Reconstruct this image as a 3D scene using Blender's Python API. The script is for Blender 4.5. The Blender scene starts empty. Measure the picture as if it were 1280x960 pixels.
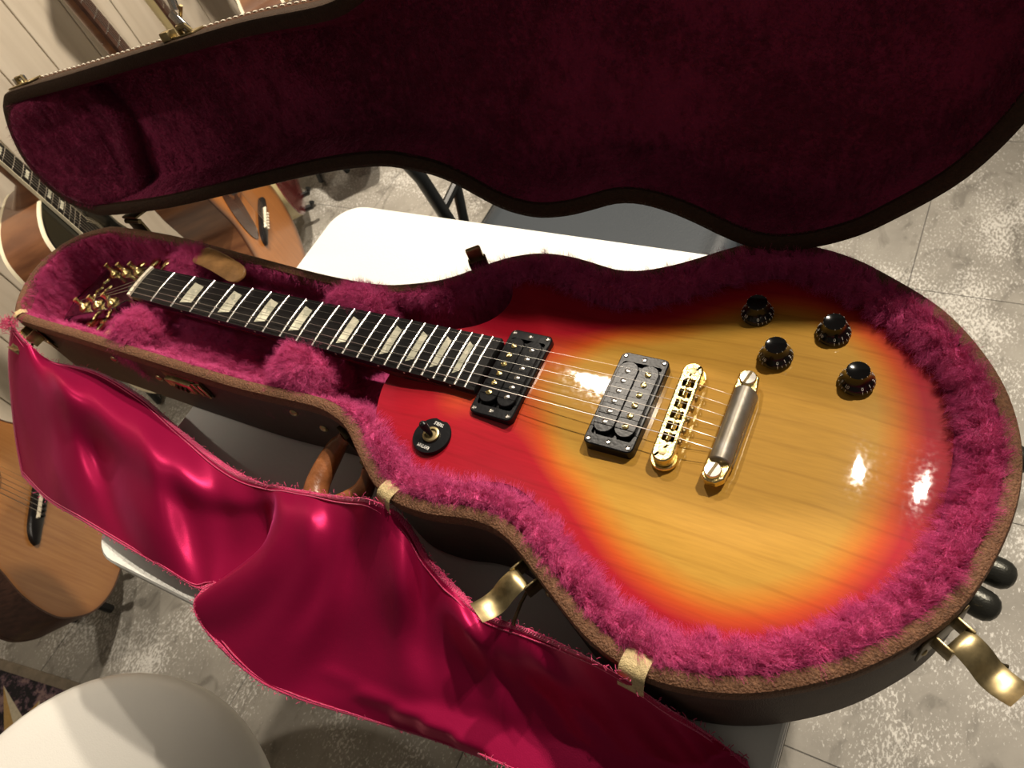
import bpy, bmesh, math, random
import numpy as np
from mathutils import Vector, Matrix
from mathutils.geometry import delaunay_2d_cdt

random.seed(7); np.random.seed(7)
S = bpy.context.scene
COL = S.collection
Z0 = 0.80                      # height of the fretboard plane above the floor (metres)
pi = math.pi

# ------------------------------------------------------------------ camera
cam_d = bpy.data.cameras.new('camera'); cam = bpy.data.objects.new('camera', cam_d); COL.objects.link(cam)
R0 = Vector((0.8648138762, 0.4236194768, -0.2695245784))
R1 = Vector((0.2135071766, -0.7961235425, -0.5662172645))
R2 = Vector((-0.4544355235, 0.4321271155, -0.7789444852))
CX, CY, CZ = 0.78324, -0.29109, 0.50022 + Z0
cam.matrix_world = Matrix(((R0.x, -R1.x, -R2.x, CX), (R0.y, -R1.y, -R2.y, CY), (R0.z, -R1.z, -R2.z, CZ), (0, 0, 0, 1)))
cam_d.sensor_width = 36.0; cam_d.lens = 36.0 * 960.1 / 1280.0
cam_d.clip_start = 0.01; cam_d.clip_end = 50
cam_d.dof.use_dof = True; cam_d.dof.focus_distance = 0.60; cam_d.dof.aperture_fstop = 16
S.camera = cam

# ------------------------------------------------------------------ world, lamps, exposure
W = bpy.data.worlds.new('world'); S.world = W; W.use_nodes = True
W.node_tree.nodes['Background'].inputs[0].default_value = (1.0, 0.88, 0.74, 1)
W.node_tree.nodes['Background'].inputs[1].default_value = 0.115
S.view_settings.view_transform = 'Standard'; S.view_settings.look = 'None'
S.view_settings.gamma = 1.0; S.view_settings.exposure = 0.0; S.view_settings.use_curve_mapping = False

def spot(name, loc, target, power, size, angle=70, blend=0.6, col=(1.0, 0.88, 0.73)):
    d = bpy.data.lights.new(name, 'SPOT'); d.energy = power; d.shadow_soft_size = size
    d.spot_size = math.radians(angle); d.spot_blend = blend; d.color = col
    o = bpy.data.objects.new(name, d); COL.objects.link(o); o.location = loc
    o.rotation_euler = (Vector(target) - Vector(loc)).to_track_quat('-Z', 'Y').to_euler()
    return o
# ceiling track that runs along X behind the open lid
spot('track_or_added_spot', (1.12, 0.97, Z0 + 1.70), (0.65, 0.1, Z0), 80, 0.024)
spot('track_or_added_spot', (1.18, 0.95, Z0 + 1.70), (0.75, 0.3, Z0), 66, 0.024)
spot('track_or_added_spot', (-0.06, 1.02, Z0 + 1.70), (0.35, 0.0, Z0), 62, 0.022)
spot('track_or_added_spot', (0.45, 1.45, Z0 + 1.75), (0.45, 0.62, 0.5), 195, 0.04, 62, 0.5)  # extra spot, added to brighten the far tabletop and the floor behind
# added spots, not part of the track, to brighten the plank wall and its guitars
spot('track_or_added_spot', (-0.10, 0.95, Z0 + 1.75), (-1.06, 0.75, 0.80), 300, 0.04, 56, 0.5)
spot('track_or_added_spot', (-0.25, -0.60, Z0 + 1.75), (-0.85, -0.15, 0.55), 50, 0.04, 60, 0.5)

# ------------------------------------------------------------------ helpers
def tag(o, label=None, cat=None, group=None, kind=None):
    if label: o['label'] = label
    if cat: o['category'] = cat
    if group: o['group'] = group
    if kind: o['kind'] = kind
    return o

class MB:
    """collects geometry in metres"""
    def __init__(self): self.v = []; self.f = []
    def add(self, vs, fs):
        b = len(self.v); self.v += [tuple(map(float, p)) for p in vs]; self.f += [tuple(i + b for i in f) for f in fs]; return self
    def box(self, c, s, M=None, bev=0.0):
        bm = bmesh.new(); bmesh.ops.create_cube(bm, size=1)
        for v in bm.verts: v.co = Vector((v.co.x * s[0], v.co.y * s[1], v.co.z * s[2]))
        if bev: bmesh.ops.bevel(bm, geom=list(bm.edges), offset=bev, segments=2, profile=0.5, affect='EDGES')
        M = M or Matrix(); c = Vector(c)
        vs = [c + (M @ v.co) for v in bm.verts]; fs = [[v.index for v in f.verts] for f in bm.faces]
        bm.verts.index_update(); fs = [[v.index for v in f.verts] for f in bm.faces]
        bm.free(); return self.add(vs, fs)
    def rings(self, rings, closed=True, cap0=False, cap1=False, loop=False):
        n = len(rings[0]); vs = [p for r in rings for p in r]; fs = []
        m = len(rings)
        for i in range(m if loop else m - 1):
            a = i * n; b = ((i + 1) % m) * n
            for j in range(n if closed else n - 1):
                k = (j + 1) % n; fs.append((a + j, a + k, b + k, b + j))
        if cap0: fs.append(tuple(range(n - 1, -1, -1)))
        if cap1: fs.append(tuple((m - 1) * n + j for j in range(n)))
        return self.add(vs, fs)
    def tube(self, path, r, n=8, caps=True, closed=False):
        P = [Vector(p) for p in path]; m = len(P); rr = r if hasattr(r, '__len__') else [r] * m
        up = None; rs = []
        for i in range(m):
            if closed: t = (P[(i + 1) % m] - P[i - 1]).normalized()
            else: t = (P[min(i + 1, m - 1)] - P[max(i - 1, 0)]).normalized()
            if up is None:
                up = Vector((0, 0, 1)) if abs(t.z) < 0.9 else Vector((1, 0, 0))
            s = t.cross(up).normalized(); up = s.cross(t).normalized()
            rs.append([P[i] + (s * math.cos(2 * pi * k / n) + up * math.sin(2 * pi * k / n)) * rr[i] for k in range(n)])
        return self.rings(rs, cap0=caps and not closed, cap1=caps and not closed, loop=closed)
    def lathe(self, prof, c=(0, 0, 0), M=None, n=20):
        M = M or Matrix(); c = Vector(c)
        rs = [[c + M @ Vector((r * math.cos(2 * pi * k / n), r * math.sin(2 * pi * k / n), z)) for k in range(n)] for r, z in prof]
        return self.rings(rs, cap0=True, cap1=True)
    def prism(self, poly, z0, z1, M=None, c=(0, 0, 0), bev=0.0):
        M = M or Matrix(); c = Vector(c)
        if bev:
            q = offset(poly, bev)
            lay = [(q, z0), (poly, z0 + bev), (poly, z1 - bev), (q, z1)]
        else: lay = [(poly, z0), (poly, z1)]
        return self.rings([[c + M @ Vector((x, y, z)) for x, y in p] for p, z in lay], cap0=True, cap1=True)
    def mesh(self, name, off=(0, 0, 0)):
        me = bpy.data.meshes.new(name); o = Vector(off)
        me.from_pydata([Vector(p) - o for p in self.v], [], self.f); me.update()
        bm = bmesh.new(); bm.from_mesh(me); bmesh.ops.recalc_face_normals(bm, faces=bm.faces); bm.to_mesh(me); bm.free()
        return me

def smooth_mesh(me, angle=40):
    me.polygons.foreach_set('use_smooth', [True] * len(me.polygons))
    try: me.set_sharp_from_angle(angle=math.radians(angle))
    except Exception: pass

class Thing:
    def __init__(self, name, label, cat, loc=(0, 0, 0), M=None, group=None):
        self.o = bpy.data.objects.new(name, None); COL.objects.link(self.o)
        self.o.empty_display_size = 0.05
        if M is not None: self.o.matrix_world = M; self.off = Vector((0, 0, 0))
        else: self.o.location = loc; self.off = Vector(loc)
        tag(self.o, label, cat, group)
    def part(self, name, mb, mat, parent=None, angle=40, label=None, kind=None):
        me = mb if isinstance(mb, bpy.types.Mesh) else mb.mesh(name, self.off)
        if angle: smooth_mesh(me, angle)
        if not me.materials: me.materials.append(mat)
        o = bpy.data.objects.new(name, me); COL.objects.link(o); o.parent = parent or self.o
        tag(o, label, None, None, kind)
        return o

def catmull(pts, closed=True, sub=12):
    P = np.array(pts, float); n = len(P); out = []
    for i in range(n if closed else n - 1):
        if closed: a, b, c, d = P[i - 1], P[i], P[(i + 1) % n], P[(i + 2) % n]
        else: a, b, c, d = P[max(i - 1, 0)], P[i], P[i + 1], P[min(i + 2, n - 1)]
        for k in range(sub):
            t = k / sub
            out.append(0.5 * ((2 * b) + (c - a) * t + (2 * a - 5 * b + 4 * c - d) * t * t + (3 * b - a - 3 * c + d) * t ** 3))
    if not closed: out.append(P[-1])
    return np.array(out)
def resample(P, n, closed=True):
    P = np.array(P, float); Q = np.vstack([P, P[:1]]) if closed else P
    d = np.r_[0, np.cumsum(np.linalg.norm(np.diff(Q, axis=0), axis=1))]
    t = np.linspace(0, d[-1], n + 1)[:-1] if closed else np.linspace(0, d[-1], n)
    return np.stack([np.interp(t, d, Q[:, k]) for k in range(Q.shape[1])], 1)
def area2(P):
    P = np.array(P); x, y = P[:, 0], P[:, 1]
    return 0.5 * float(np.sum(x * np.roll(y, -1) - np.roll(x, -1) * y))
def inward(P, sm=2):
    P = np.array(P, float); T = np.roll(P, -1, 0) - np.roll(P, 1, 0)
    N = np.stack([-T[:, 1], T[:, 0]], 1); N /= np.linalg.norm(N, axis=1)[:, None] + 1e-12
    if area2(P) < 0: N = -N
    for _ in range(sm):
        N = N + np.roll(N, 1, 0) + np.roll(N, -1, 0); N /= np.linalg.norm(N, axis=1)[:, None] + 1e-12
    return N
def offset(P, d):
    return np.array(P, float) + inward(P, 0) * d
def rrect(w, h, r, n=5, c=(0, 0)):
    out = []
    for cx, cy, a in ((w / 2 - r, h / 2 - r, 0), (-w / 2 + r, h / 2 - r, 90), (-w / 2 + r, -h / 2 + r, 180), (w / 2 - r, -h / 2 + r, 270)):
        for k in range(n + 1):
            t = math.radians(a + 90 * k / n); out.append((c[0] + cx + r * math.cos(t), c[1] + cy + r * math.sin(t)))
    return out
def g(x, y, z): return Vector((x / 1000, y / 1000, z / 1000 + Z0))     # millimetres on the fretboard plane -> world
def text_mb(s, size, font_bold=False, extrude=0.0001):
    cu = bpy.data.curves.new('lettering', 'FONT'); cu.body = s; cu.size = size; cu.align_x = 'CENTER'; cu.align_y = 'CENTER'; cu.extrude = extrude
    cu.resolution_u = 3
    o = bpy.data.objects.new('lettering', cu); COL.objects.link(o)
    dg = bpy.context.evaluated_depsgraph_get(); me = bpy.data.meshes.new_from_object(o.evaluated_get(dg))
    mb = MB(); mb.add([v.co[:] for v in me.vertices], [list(p.vertices) for p in me.polygons])
    bpy.data.objects.remove(o); bpy.data.curves.remove(cu); bpy.data.meshes.remove(me)
    return mb
def merge(dst, src, M):
    return dst.add([M @ Vector(p) for p in src.v], src.f)

# ------------------------------------------------------------------ materials
def newmat(name):
    m = bpy.data.materials.new(name); m.use_nodes = True
    nt = m.node_tree; b = nt.nodes['Principled BSDF']; return m, nt, b
def lnk(nt, a, b): nt.links.new(a, b)
def node(nt, t, **kw):
    n = nt.nodes.new(t)
    for k, v in kw.items():
        if k.startswith('i_'): n.inputs[int(k[2:]) if k[2:].isdigit() else k[2:]].default_value = v
        else: setattr(n, k, v)
    return n
def ramp(nt, stops):
    r = nt.nodes.new('ShaderNodeValToRGB'); e = r.color_ramp.elements
    while len(e) < len(stops): e.new(0.5)
    for k, (p, c) in enumerate(stops): e[k].position = p; e[k].color = (*c, 1)
    return r
def simple(name, col, rough=0.5, metal=0.0, var=0.0, vscale=40, bump=0.0, bscale=200, coat=0.0, spec=0.5, sheen=0.0, col2=None, detail=4, stretch=None):
    m, nt, b = newmat(name)
    b.inputs['Base Color'].default_value = (*col, 1); b.inputs['Roughness'].default_value = rough
    b.inputs['Metallic'].default_value = metal; b.inputs['Coat Weight'].default_value = coat; b.inputs['Coat Roughness'].default_value = 0.05
    b.inputs['Specular IOR Level'].default_value = spec; b.inputs['Sheen Weight'].default_value = sheen
    tc = node(nt, 'ShaderNodeTexCoord'); src = tc.outputs['Object']
    if stretch:
        mp = node(nt, 'ShaderNodeMapping'); mp.inputs['Scale'].default_value = stretch; lnk(nt, src, mp.inputs[0]); src = mp.outputs[0]
    if var or col2:
        n = node(nt, 'ShaderNodeTexNoise'); n.inputs['Scale'].default_value = vscale; n.inputs['Detail'].default_value = detail; lnk(nt, src, n.inputs['Vector'])
        c2 = col2 or tuple(max(0, c * (1 - var)) for c in col); c1 = col if col2 else tuple(min(1, c * (1 + var)) for c in col)
        r = ramp(nt, [(0.3, c2), (0.7, c1)]); lnk(nt, n.outputs['Fac'], r.inputs[0]); lnk(nt, r.outputs[0], b.inputs['Base Color'])
    if bump:
        n = node(nt, 'ShaderNodeTexNoise'); n.inputs['Scale'].default_value = bscale; n.inputs['Detail'].default_value = 3; lnk(nt, src, n.inputs['Vector'])
        bp = node(nt, 'ShaderNodeBump'); bp.inputs['Strength'].default_value = bump; bp.inputs['Distance'].default_value = 0.002
        lnk(nt, n.outputs['Fac'], bp.inputs['Height']); lnk(nt, bp.outputs[0], b.inputs['Normal'])
    return m

M = {}
M['black_plastic'] = simple('black_plastic', (0.006, 0.006, 0.007), 0.28, spec=0.22, bump=0.05, bscale=400)
M['knob_black'] = simple('knob_black', (0.006, 0.006, 0.006), 0.12, spec=0.35)
M['bobbin_black'] = simple('bobbin_black', (0.006, 0.006, 0.007), 0.26, spec=0.2, bump=0.05, bscale=300)
M['gold'] = simple('gold', (0.95, 0.70, 0.30), 0.22, 1.0, var=0.18, vscale=300, bump=0.25, bscale=500)
M['brass_old'] = simple('brass_old', (0.42, 0.33, 0.17), 0.36, 1.0, var=0.35, vscale=120)
M['bronze_dark'] = simple('bronze_dark', (0.10, 0.075, 0.04), 0.4, 1.0, var=0.3, vscale=150)
M['nickel'] = simple('nickel', (0.72, 0.69, 0.64), 0.25, 1.0, var=0.12, vscale=300)
M['steel_dull'] = simple('steel_dull', (0.30, 0.28, 0.25), 0.46, 0.7, col2=(0.22, 0.19, 0.14), vscale=90, bump=0.1, bscale=250)
M['string_steel'] = simple('string_steel', (0.50, 0.47, 0.42), 0.35, 1.0)
M['fret_metal'] = simple('fret_metal', (0.82, 0.80, 0.75), 0.25, 1.0)
M['ebony'] = simple('ebony', (0.009, 0.008, 0.008), 0.30, spec=0.2, bump=0.12, bscale=300, var=0.5, vscale=200, stretch=(1, 9, 1))
M['bone'] = simple('bone', (0.80, 0.72, 0.55), 0.35)
M['white_print'] = simple('white_print', (0.75, 0.74, 0.70), 0.5)
M['mahogany'] = simple('mahogany', (0.10, 0.012, 0.008), 0.25, coat=0.6, var=0.3, vscale=30, stretch=(2, 20, 20))
M['black_lacquer'] = simple('black_lacquer', (0.012, 0.006, 0.007), 0.12, coat=0.8)
M['tolex'] = simple('tolex', (0.055, 0.030, 0.020), 0.55, spec=0.3, bump=0.6, bscale=900, var=0.2, vscale=60)
M['leather_rim'] = simple('leather_rim', (0.15, 0.070, 0.036), 0.6, bump=0.9, bscale=700, var=0.35, vscale=500, spec=0.25)
M['leather_band'] = simple('leather_band', (0.075, 0.034, 0.018), 0.75, bump=0.6, bscale=800, var=0.3, vscale=300, spec=0.1)
M['leather_lid'] = simple('leather_lid', (0.034, 0.018, 0.009), 0.65, spec=0.2, bump=0.6, bscale=800, var=0.25, vscale=300)
M['leather_handle'] = simple('leather_handle', (0.24, 0.085, 0.028), 0.35, bump=0.25, bscale=300, var=0.3, vscale=60)
M['leather_tab'] = simple('leather_tab', (0.33, 0.17, 0.06), 0.42, bump=0.3, bscale=300, var=0.25, vscale=80)
M['tan_web'] = simple('tan_web', (0.52, 0.40, 0.20), 0.6, bump=0.5, bscale=900, var=0.2, vscale=300)
M['thread'] = simple('thread', (0.72, 0.66, 0.52), 0.7)
M['rubber_foot'] = simple('rubber_foot', (0.07, 0.07, 0.06), 0.33, metal=0.7, bump=0.15, bscale=600)
M['white_table'] = simple('white_table', (0.78, 0.78, 0.73), 0.45, bump=0.1, bscale=300)
M['table_edge_black'] = simple('table_edge_black', (0.015, 0.015, 0.015), 0.4)
M['aluminium'] = simple('aluminium', (0.72, 0.71, 0.68), 0.35, 1.0)
M['white_shell'] = simple('white_shell', (0.78, 0.76, 0.70), 0.42, bump=0.12, bscale=500)
M['chair_grey'] = simple('chair_grey', (0.036, 0.044, 0.052), 0.42, bump=0.15, bscale=400)
M['tube_black'] = simple('tube_black', (0.012, 0.013, 0.013), 0.35)
M['wood_light'] = simple('wood_light', (0.62, 0.50, 0.36), 0.5, var=0.2, vscale=5)
M['cream'] = simple('cream', (0.55, 0.46, 0.24), 0.3, coat=0.5)
M['binding'] = simple('binding', (0.72, 0.65, 0.47), 0.4)
M['black_top'] = simple('black_top', (0.006, 0.007, 0.006), 0.12, coat=0.5)
M['mahogany_side'] = simple('mahogany_side', (0.20, 0.085, 0.035), 0.3, coat=0.4, col2=(0.09, 0.033, 0.014), vscale=9, stretch=(1, 1, 6))
M['tortoise'] = simple('tortoise', (0.06, 0.016, 0.006), 0.15, coat=0.6, col2=(0.02, 0.006, 0.003), vscale=60)
M['rosewood'] = simple('rosewood', (0.07, 0.03, 0.018), 0.45, var=0.4, vscale=60, stretch=(1, 8, 1))
M['cherry_red'] = simple('cherry_red', (0.12, 0.012, 0.012), 0.15, coat=0.8)

def wood_top(name, c1, c2, edge):
    m, nt, b = newmat(name)
    tc = node(nt, 'ShaderNodeTexCoord'); mp = node(nt, 'ShaderNodeMapping'); mp.inputs['Scale'].default_value = (1, 1, 0.06)
    lnk(nt, tc.outputs['Object'], mp.inputs[0])
    n = node(nt, 'ShaderNodeTexNoise'); n.inputs['Scale'].default_value = 160; lnk(nt, mp.outputs[0], n.inputs['Vector'])
    r = ramp(nt, [(0.3, c2), (0.7, c1)]); lnk(nt, n.outputs['Fac'], r.inputs[0])
    at = node(nt, 'ShaderNodeAttribute', attribute_name='edge'); r2 = ramp(nt, [(0.0, (0, 0, 0)), (0.6, (1, 1, 1))]); lnk(nt, at.outputs['Fac'], r2.inputs[0])
    mx = node(nt, 'ShaderNodeMix', data_type='RGBA'); mx.inputs[6].default_value = (*edge, 1)
    lnk(nt, r2.outputs[0], mx.inputs[0]); lnk(nt, r.outputs[0], mx.inputs[7]); lnk(nt, mx.outputs[2], b.inputs['Base Color'])
    b.inputs['Roughness'].default_value = 0.3; b.inputs['Coat Weight'].default_value = 0.3; b.inputs['Coat Roughness'].default_value = 0.15
    return m
M['top_natural'] = wood_top('top_natural', (0.42, 0.19, 0.055), (0.33, 0.13, 0.035), (0.36, 0.15, 0.045))
M['top_orange'] = wood_top('top_orange', (0.40, 0.15, 0.035), (0.32, 0.11, 0.022), (0.05, 0.016, 0.006))
M['top_gold'] = wood_top('top_gold', (0.55, 0.27, 0.05), (0.45, 0.20, 0.035), (0.45, 0.20, 0.04))

# cherry sunburst over maple: colour follows the lacquer field stored on the mesh
def burst_mat():
    m, nt, b = newmat('cherry_sunburst')
    at = node(nt, 'ShaderNodeAttribute', attribute_name='burst')
    tc = node(nt, 'ShaderNodeTexCoord')
    ns = node(nt, 'ShaderNodeTexNoise'); ns.inputs['Scale'].default_value = 12; lnk(nt, tc.outputs['Object'], ns.inputs['Vector'])
    ad = node(nt, 'ShaderNodeMath', operation='MULTIPLY_ADD'); ad.inputs[1].default_value = 0.115; lnk(nt, ns.outputs['Fac'], ad.inputs[0])
    sb = node(nt, 'ShaderNodeMath', operation='SUBTRACT'); sb.inputs[1].default_value = 0.06; lnk(nt, at.outputs['Fac'], sb.inputs[0]); lnk(nt, sb.outputs[0], ad.inputs[2])
    r = ramp(nt, [(0.0, (0.30, 0.004, 0.017)), (0.32, (0.37, 0.007, 0.017)), (0.53, (0.52, 0.07, 0.012)), (0.74, (0.55, 0.19, 0.022)), (0.97, (0.51, 0.275, 0.042))])
    lnk(nt, ad.outputs[0], r.inputs[0])
    # maple figure: long faint lines along the body
    mp = node(nt, 'ShaderNodeMapping'); mp.inputs['Scale'].default_value = (0.9, 10, 10); mp.inputs['Rotation'].default_value = (0, 0, 0.06); lnk(nt, tc.outputs['Object'], mp.inputs[0])
    wv = node(nt, 'ShaderNodeTexWave', wave_type='BANDS', bands_direction='Y'); wv.inputs['Scale'].default_value = 1.5; wv.inputs['Distortion'].default_value = 3.2
    wv.inputs['Detail'].default_value = 3; wv.inputs['Detail Scale'].default_value = 0.9; lnk(nt, mp.outputs[0], wv.inputs['Vector'])
    wr = ramp(nt, [(0.0, (0.80, 0.77, 0.72)), (0.05, (0.96, 0.96, 0.95)), (0.5, (1, 1, 1)), (1.0, (0.98, 0.98, 0.97))]); lnk(nt, wv.outputs['Fac'], wr.inputs[0])
    mp2 = node(nt, 'ShaderNodeMapping'); mp2.inputs['Scale'].default_value = (14, 190, 60); lnk(nt, tc.outputs['Object'], mp2.inputs[0])
    n2 = node(nt, 'ShaderNodeTexNoise'); n2.inputs['Scale'].default_value = 3.0; n2.inputs['Detail'].default_value = 5; lnk(nt, mp2.outputs[0], n2.inputs['Vector'])
    r2 = ramp(nt, [(0.3, (0.84, 0.82, 0.79)), (0.62, (1.05, 1.05, 1.05))]); lnk(nt, n2.outputs['Fac'], r2.inputs[0])
    m1 = node(nt, 'ShaderNodeMix', data_type='RGBA', blend_type='MULTIPLY'); m1.inputs[0].default_value = 0.6; lnk(nt, r.outputs[0], m1.inputs[6]); lnk(nt, wr.outputs[0], m1.inputs[7])
    m2 = node(nt, 'ShaderNodeMix', data_type='RGBA', blend_type='MULTIPLY'); m2.inputs[0].default_value = 0.55; lnk(nt, m1.outputs[2], m2.inputs[6]); lnk(nt, r2.outputs[0], m2.inputs[7])
    lnk(nt, m2.outputs[2], b.inputs['Base Color'])
    b.inputs['Roughness'].default_value = 0.5; b.inputs['Specular IOR Level'].default_value = 0.1; b.inputs['Coat Weight'].default_value = 1.0
    # lacquer: glossy, slightly worn with fine swirls
    n3 = node(nt, 'ShaderNodeTexNoise'); n3.inputs['Scale'].default_value = 260; n3.inputs['Detail'].default_value = 6; lnk(nt, tc.outputs['Object'], n3.inputs['Vector'])
    r3 = ramp(nt, [(0.35, (0.02, 0.02, 0.02)), (0.8, (0.07, 0.07, 0.07))]); lnk(nt, n3.outputs['Fac'], r3.inputs[0]); lnk(nt, r3.outputs[0], b.inputs['Coat Roughness'])
    n4 = node(nt, 'ShaderNodeTexNoise'); n4.inputs['Scale'].default_value = 45; n4.inputs['Detail'].default_value = 2; lnk(nt, tc.outputs['Object'], n4.inputs['Vector'])
    bp = node(nt, 'ShaderNodeBump'); bp.inputs['Strength'].default_value = 0.014; bp.inputs['Distance'].default_value = 0.004; lnk(nt, n4.outputs['Fac'], bp.inputs['Height'])
    lnk(nt, bp.outputs[0], b.inputs['Coat Normal'])
    return m
M['burst'] = burst_mat()

def pearl_mat():
    m, nt, b = newmat('pearl_inlay'); tc = node(nt, 'ShaderNodeTexCoord')
    v = node(nt, 'ShaderNodeTexVoronoi'); v.inputs['Scale'].default_value = 160; lnk(nt, tc.outputs['Object'], v.inputs['Vector'])
    n = node(nt, 'ShaderNodeTexNoise'); n.inputs['Scale'].default_value = 260; n.inputs['Distortion'].default_value = 1.5; lnk(nt, tc.outputs['Object'], n.inputs['Vector'])
    mx = node(nt, 'ShaderNodeMix', data_type='RGBA'); lnk(nt, n.outputs['Fac'], mx.inputs[0])
    r = ramp(nt, [(0.2, (0.36, 0.37, 0.28)), (0.8, (0.85, 0.80, 0.62))]); lnk(nt, v.outputs['Color'], r.inputs[0])
    lnk(nt, r.outputs[0], mx.inputs[6]); mx.inputs[7].default_value = (0.62, 0.60, 0.46, 1); lnk(nt, mx.outputs[2], b.inputs['Base Color']); b.inputs['Roughness'].default_value = 0.25
    return m
M['pearl'] = pearl_mat()

def plush_mat(name, c1, c2):
    m, nt, b = newmat(name); tc = node(nt, 'ShaderNodeTexCoord')
    n = node(nt, 'ShaderNodeTexNoise'); n.inputs['Scale'].default_value = 55; n.inputs['Detail'].default_value = 4; lnk(nt, tc.outputs['Object'], n.inputs['Vector'])
    r = ramp(nt, [(0.3, c2), (0.68, c1)]); lnk(nt, n.outputs['Fac'], r.inputs[0]); lnk(nt, r.outputs[0], b.inputs['Base Color'])
    b.inputs['Roughness'].default_value = 0.75; b.inputs['Specular IOR Level'].default_value = 0.2
    b.inputs['Sheen Weight'].default_value = 0.35; b.inputs['Sheen Roughness'].default_value = 0.4; b.inputs['Sheen Tint'].default_value = (1, 0.45, 0.65, 1)
    bp = node(nt, 'ShaderNodeBump'); bp.inputs['Strength'].default_value = 0.7; bp.inputs['Distance'].default_value = 0.004
    n2 = node(nt, 'ShaderNodeTexNoise'); n2.inputs['Scale'].default_value = 220; lnk(nt, tc.outputs['Object'], n2.inputs['Vector']); lnk(nt, n2.outputs['Fac'], bp.inputs['Height'])
    lnk(nt, bp.outputs[0], b.inputs['Normal'])
    return m
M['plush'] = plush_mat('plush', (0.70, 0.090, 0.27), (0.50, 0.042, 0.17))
M['plush_lid_shaded'] = plush_mat('plush_lid_shaded', (0.22, 0.016, 0.060), (0.16, 0.010, 0.042))  # darker copy of the plush: shade inside the lid put into its colour

def satin_mat():
    m, nt, b = newmat('satin'); tc = node(nt, 'ShaderNodeTexCoord')
    b.inputs['Base Color'].default_value = (0.31, 0.006, 0.050, 1); b.inputs['Metallic'].default_value = 0.45; b.inputs['Roughness'].default_value = 0.38
    b.inputs['Specular Tint'].default_value = (1, 0.25, 0.5, 1)
    b.inputs['Sheen Weight'].default_value = 0.25; b.inputs['Sheen Tint'].default_value = (1, 0.12, 0.4, 1); b.inputs['Sheen Roughness'].default_value = 0.35
    n = node(nt, 'ShaderNodeTexNoise'); n.inputs['Scale'].default_value = 900; lnk(nt, tc.outputs['Object'], n.inputs['Vector'])
    n2 = node(nt, 'ShaderNodeTexNoise'); n2.inputs['Scale'].default_value = 26; n2.inputs['Detail'].default_value = 3; lnk(nt, tc.outputs['Object'], n2.inputs['Vector'])
    bp = node(nt, 'ShaderNodeBump'); bp.inputs['Strength'].default_value = 0.08; bp.inputs['Distance'].default_value = 0.001; lnk(nt, n.outputs['Fac'], bp.inputs['Height'])
    bp2 = node(nt, 'ShaderNodeBump'); bp2.inputs['Strength'].default_value = 0.10; bp2.inputs['Distance'].default_value = 0.006; lnk(nt, n2.outputs['Fac'], bp2.inputs['Height']); lnk(nt, bp.outputs[0], bp2.inputs['Normal'])
    lnk(nt, bp2.outputs[0], b.inputs['Normal'])
    return m
M['satin'] = satin_mat()
M['satin_hem'] = simple('satin_hem', (0.55, 0.02, 0.12), 0.5, metal=0.25, bump=0.8, bscale=700, sheen=0.4)

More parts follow.
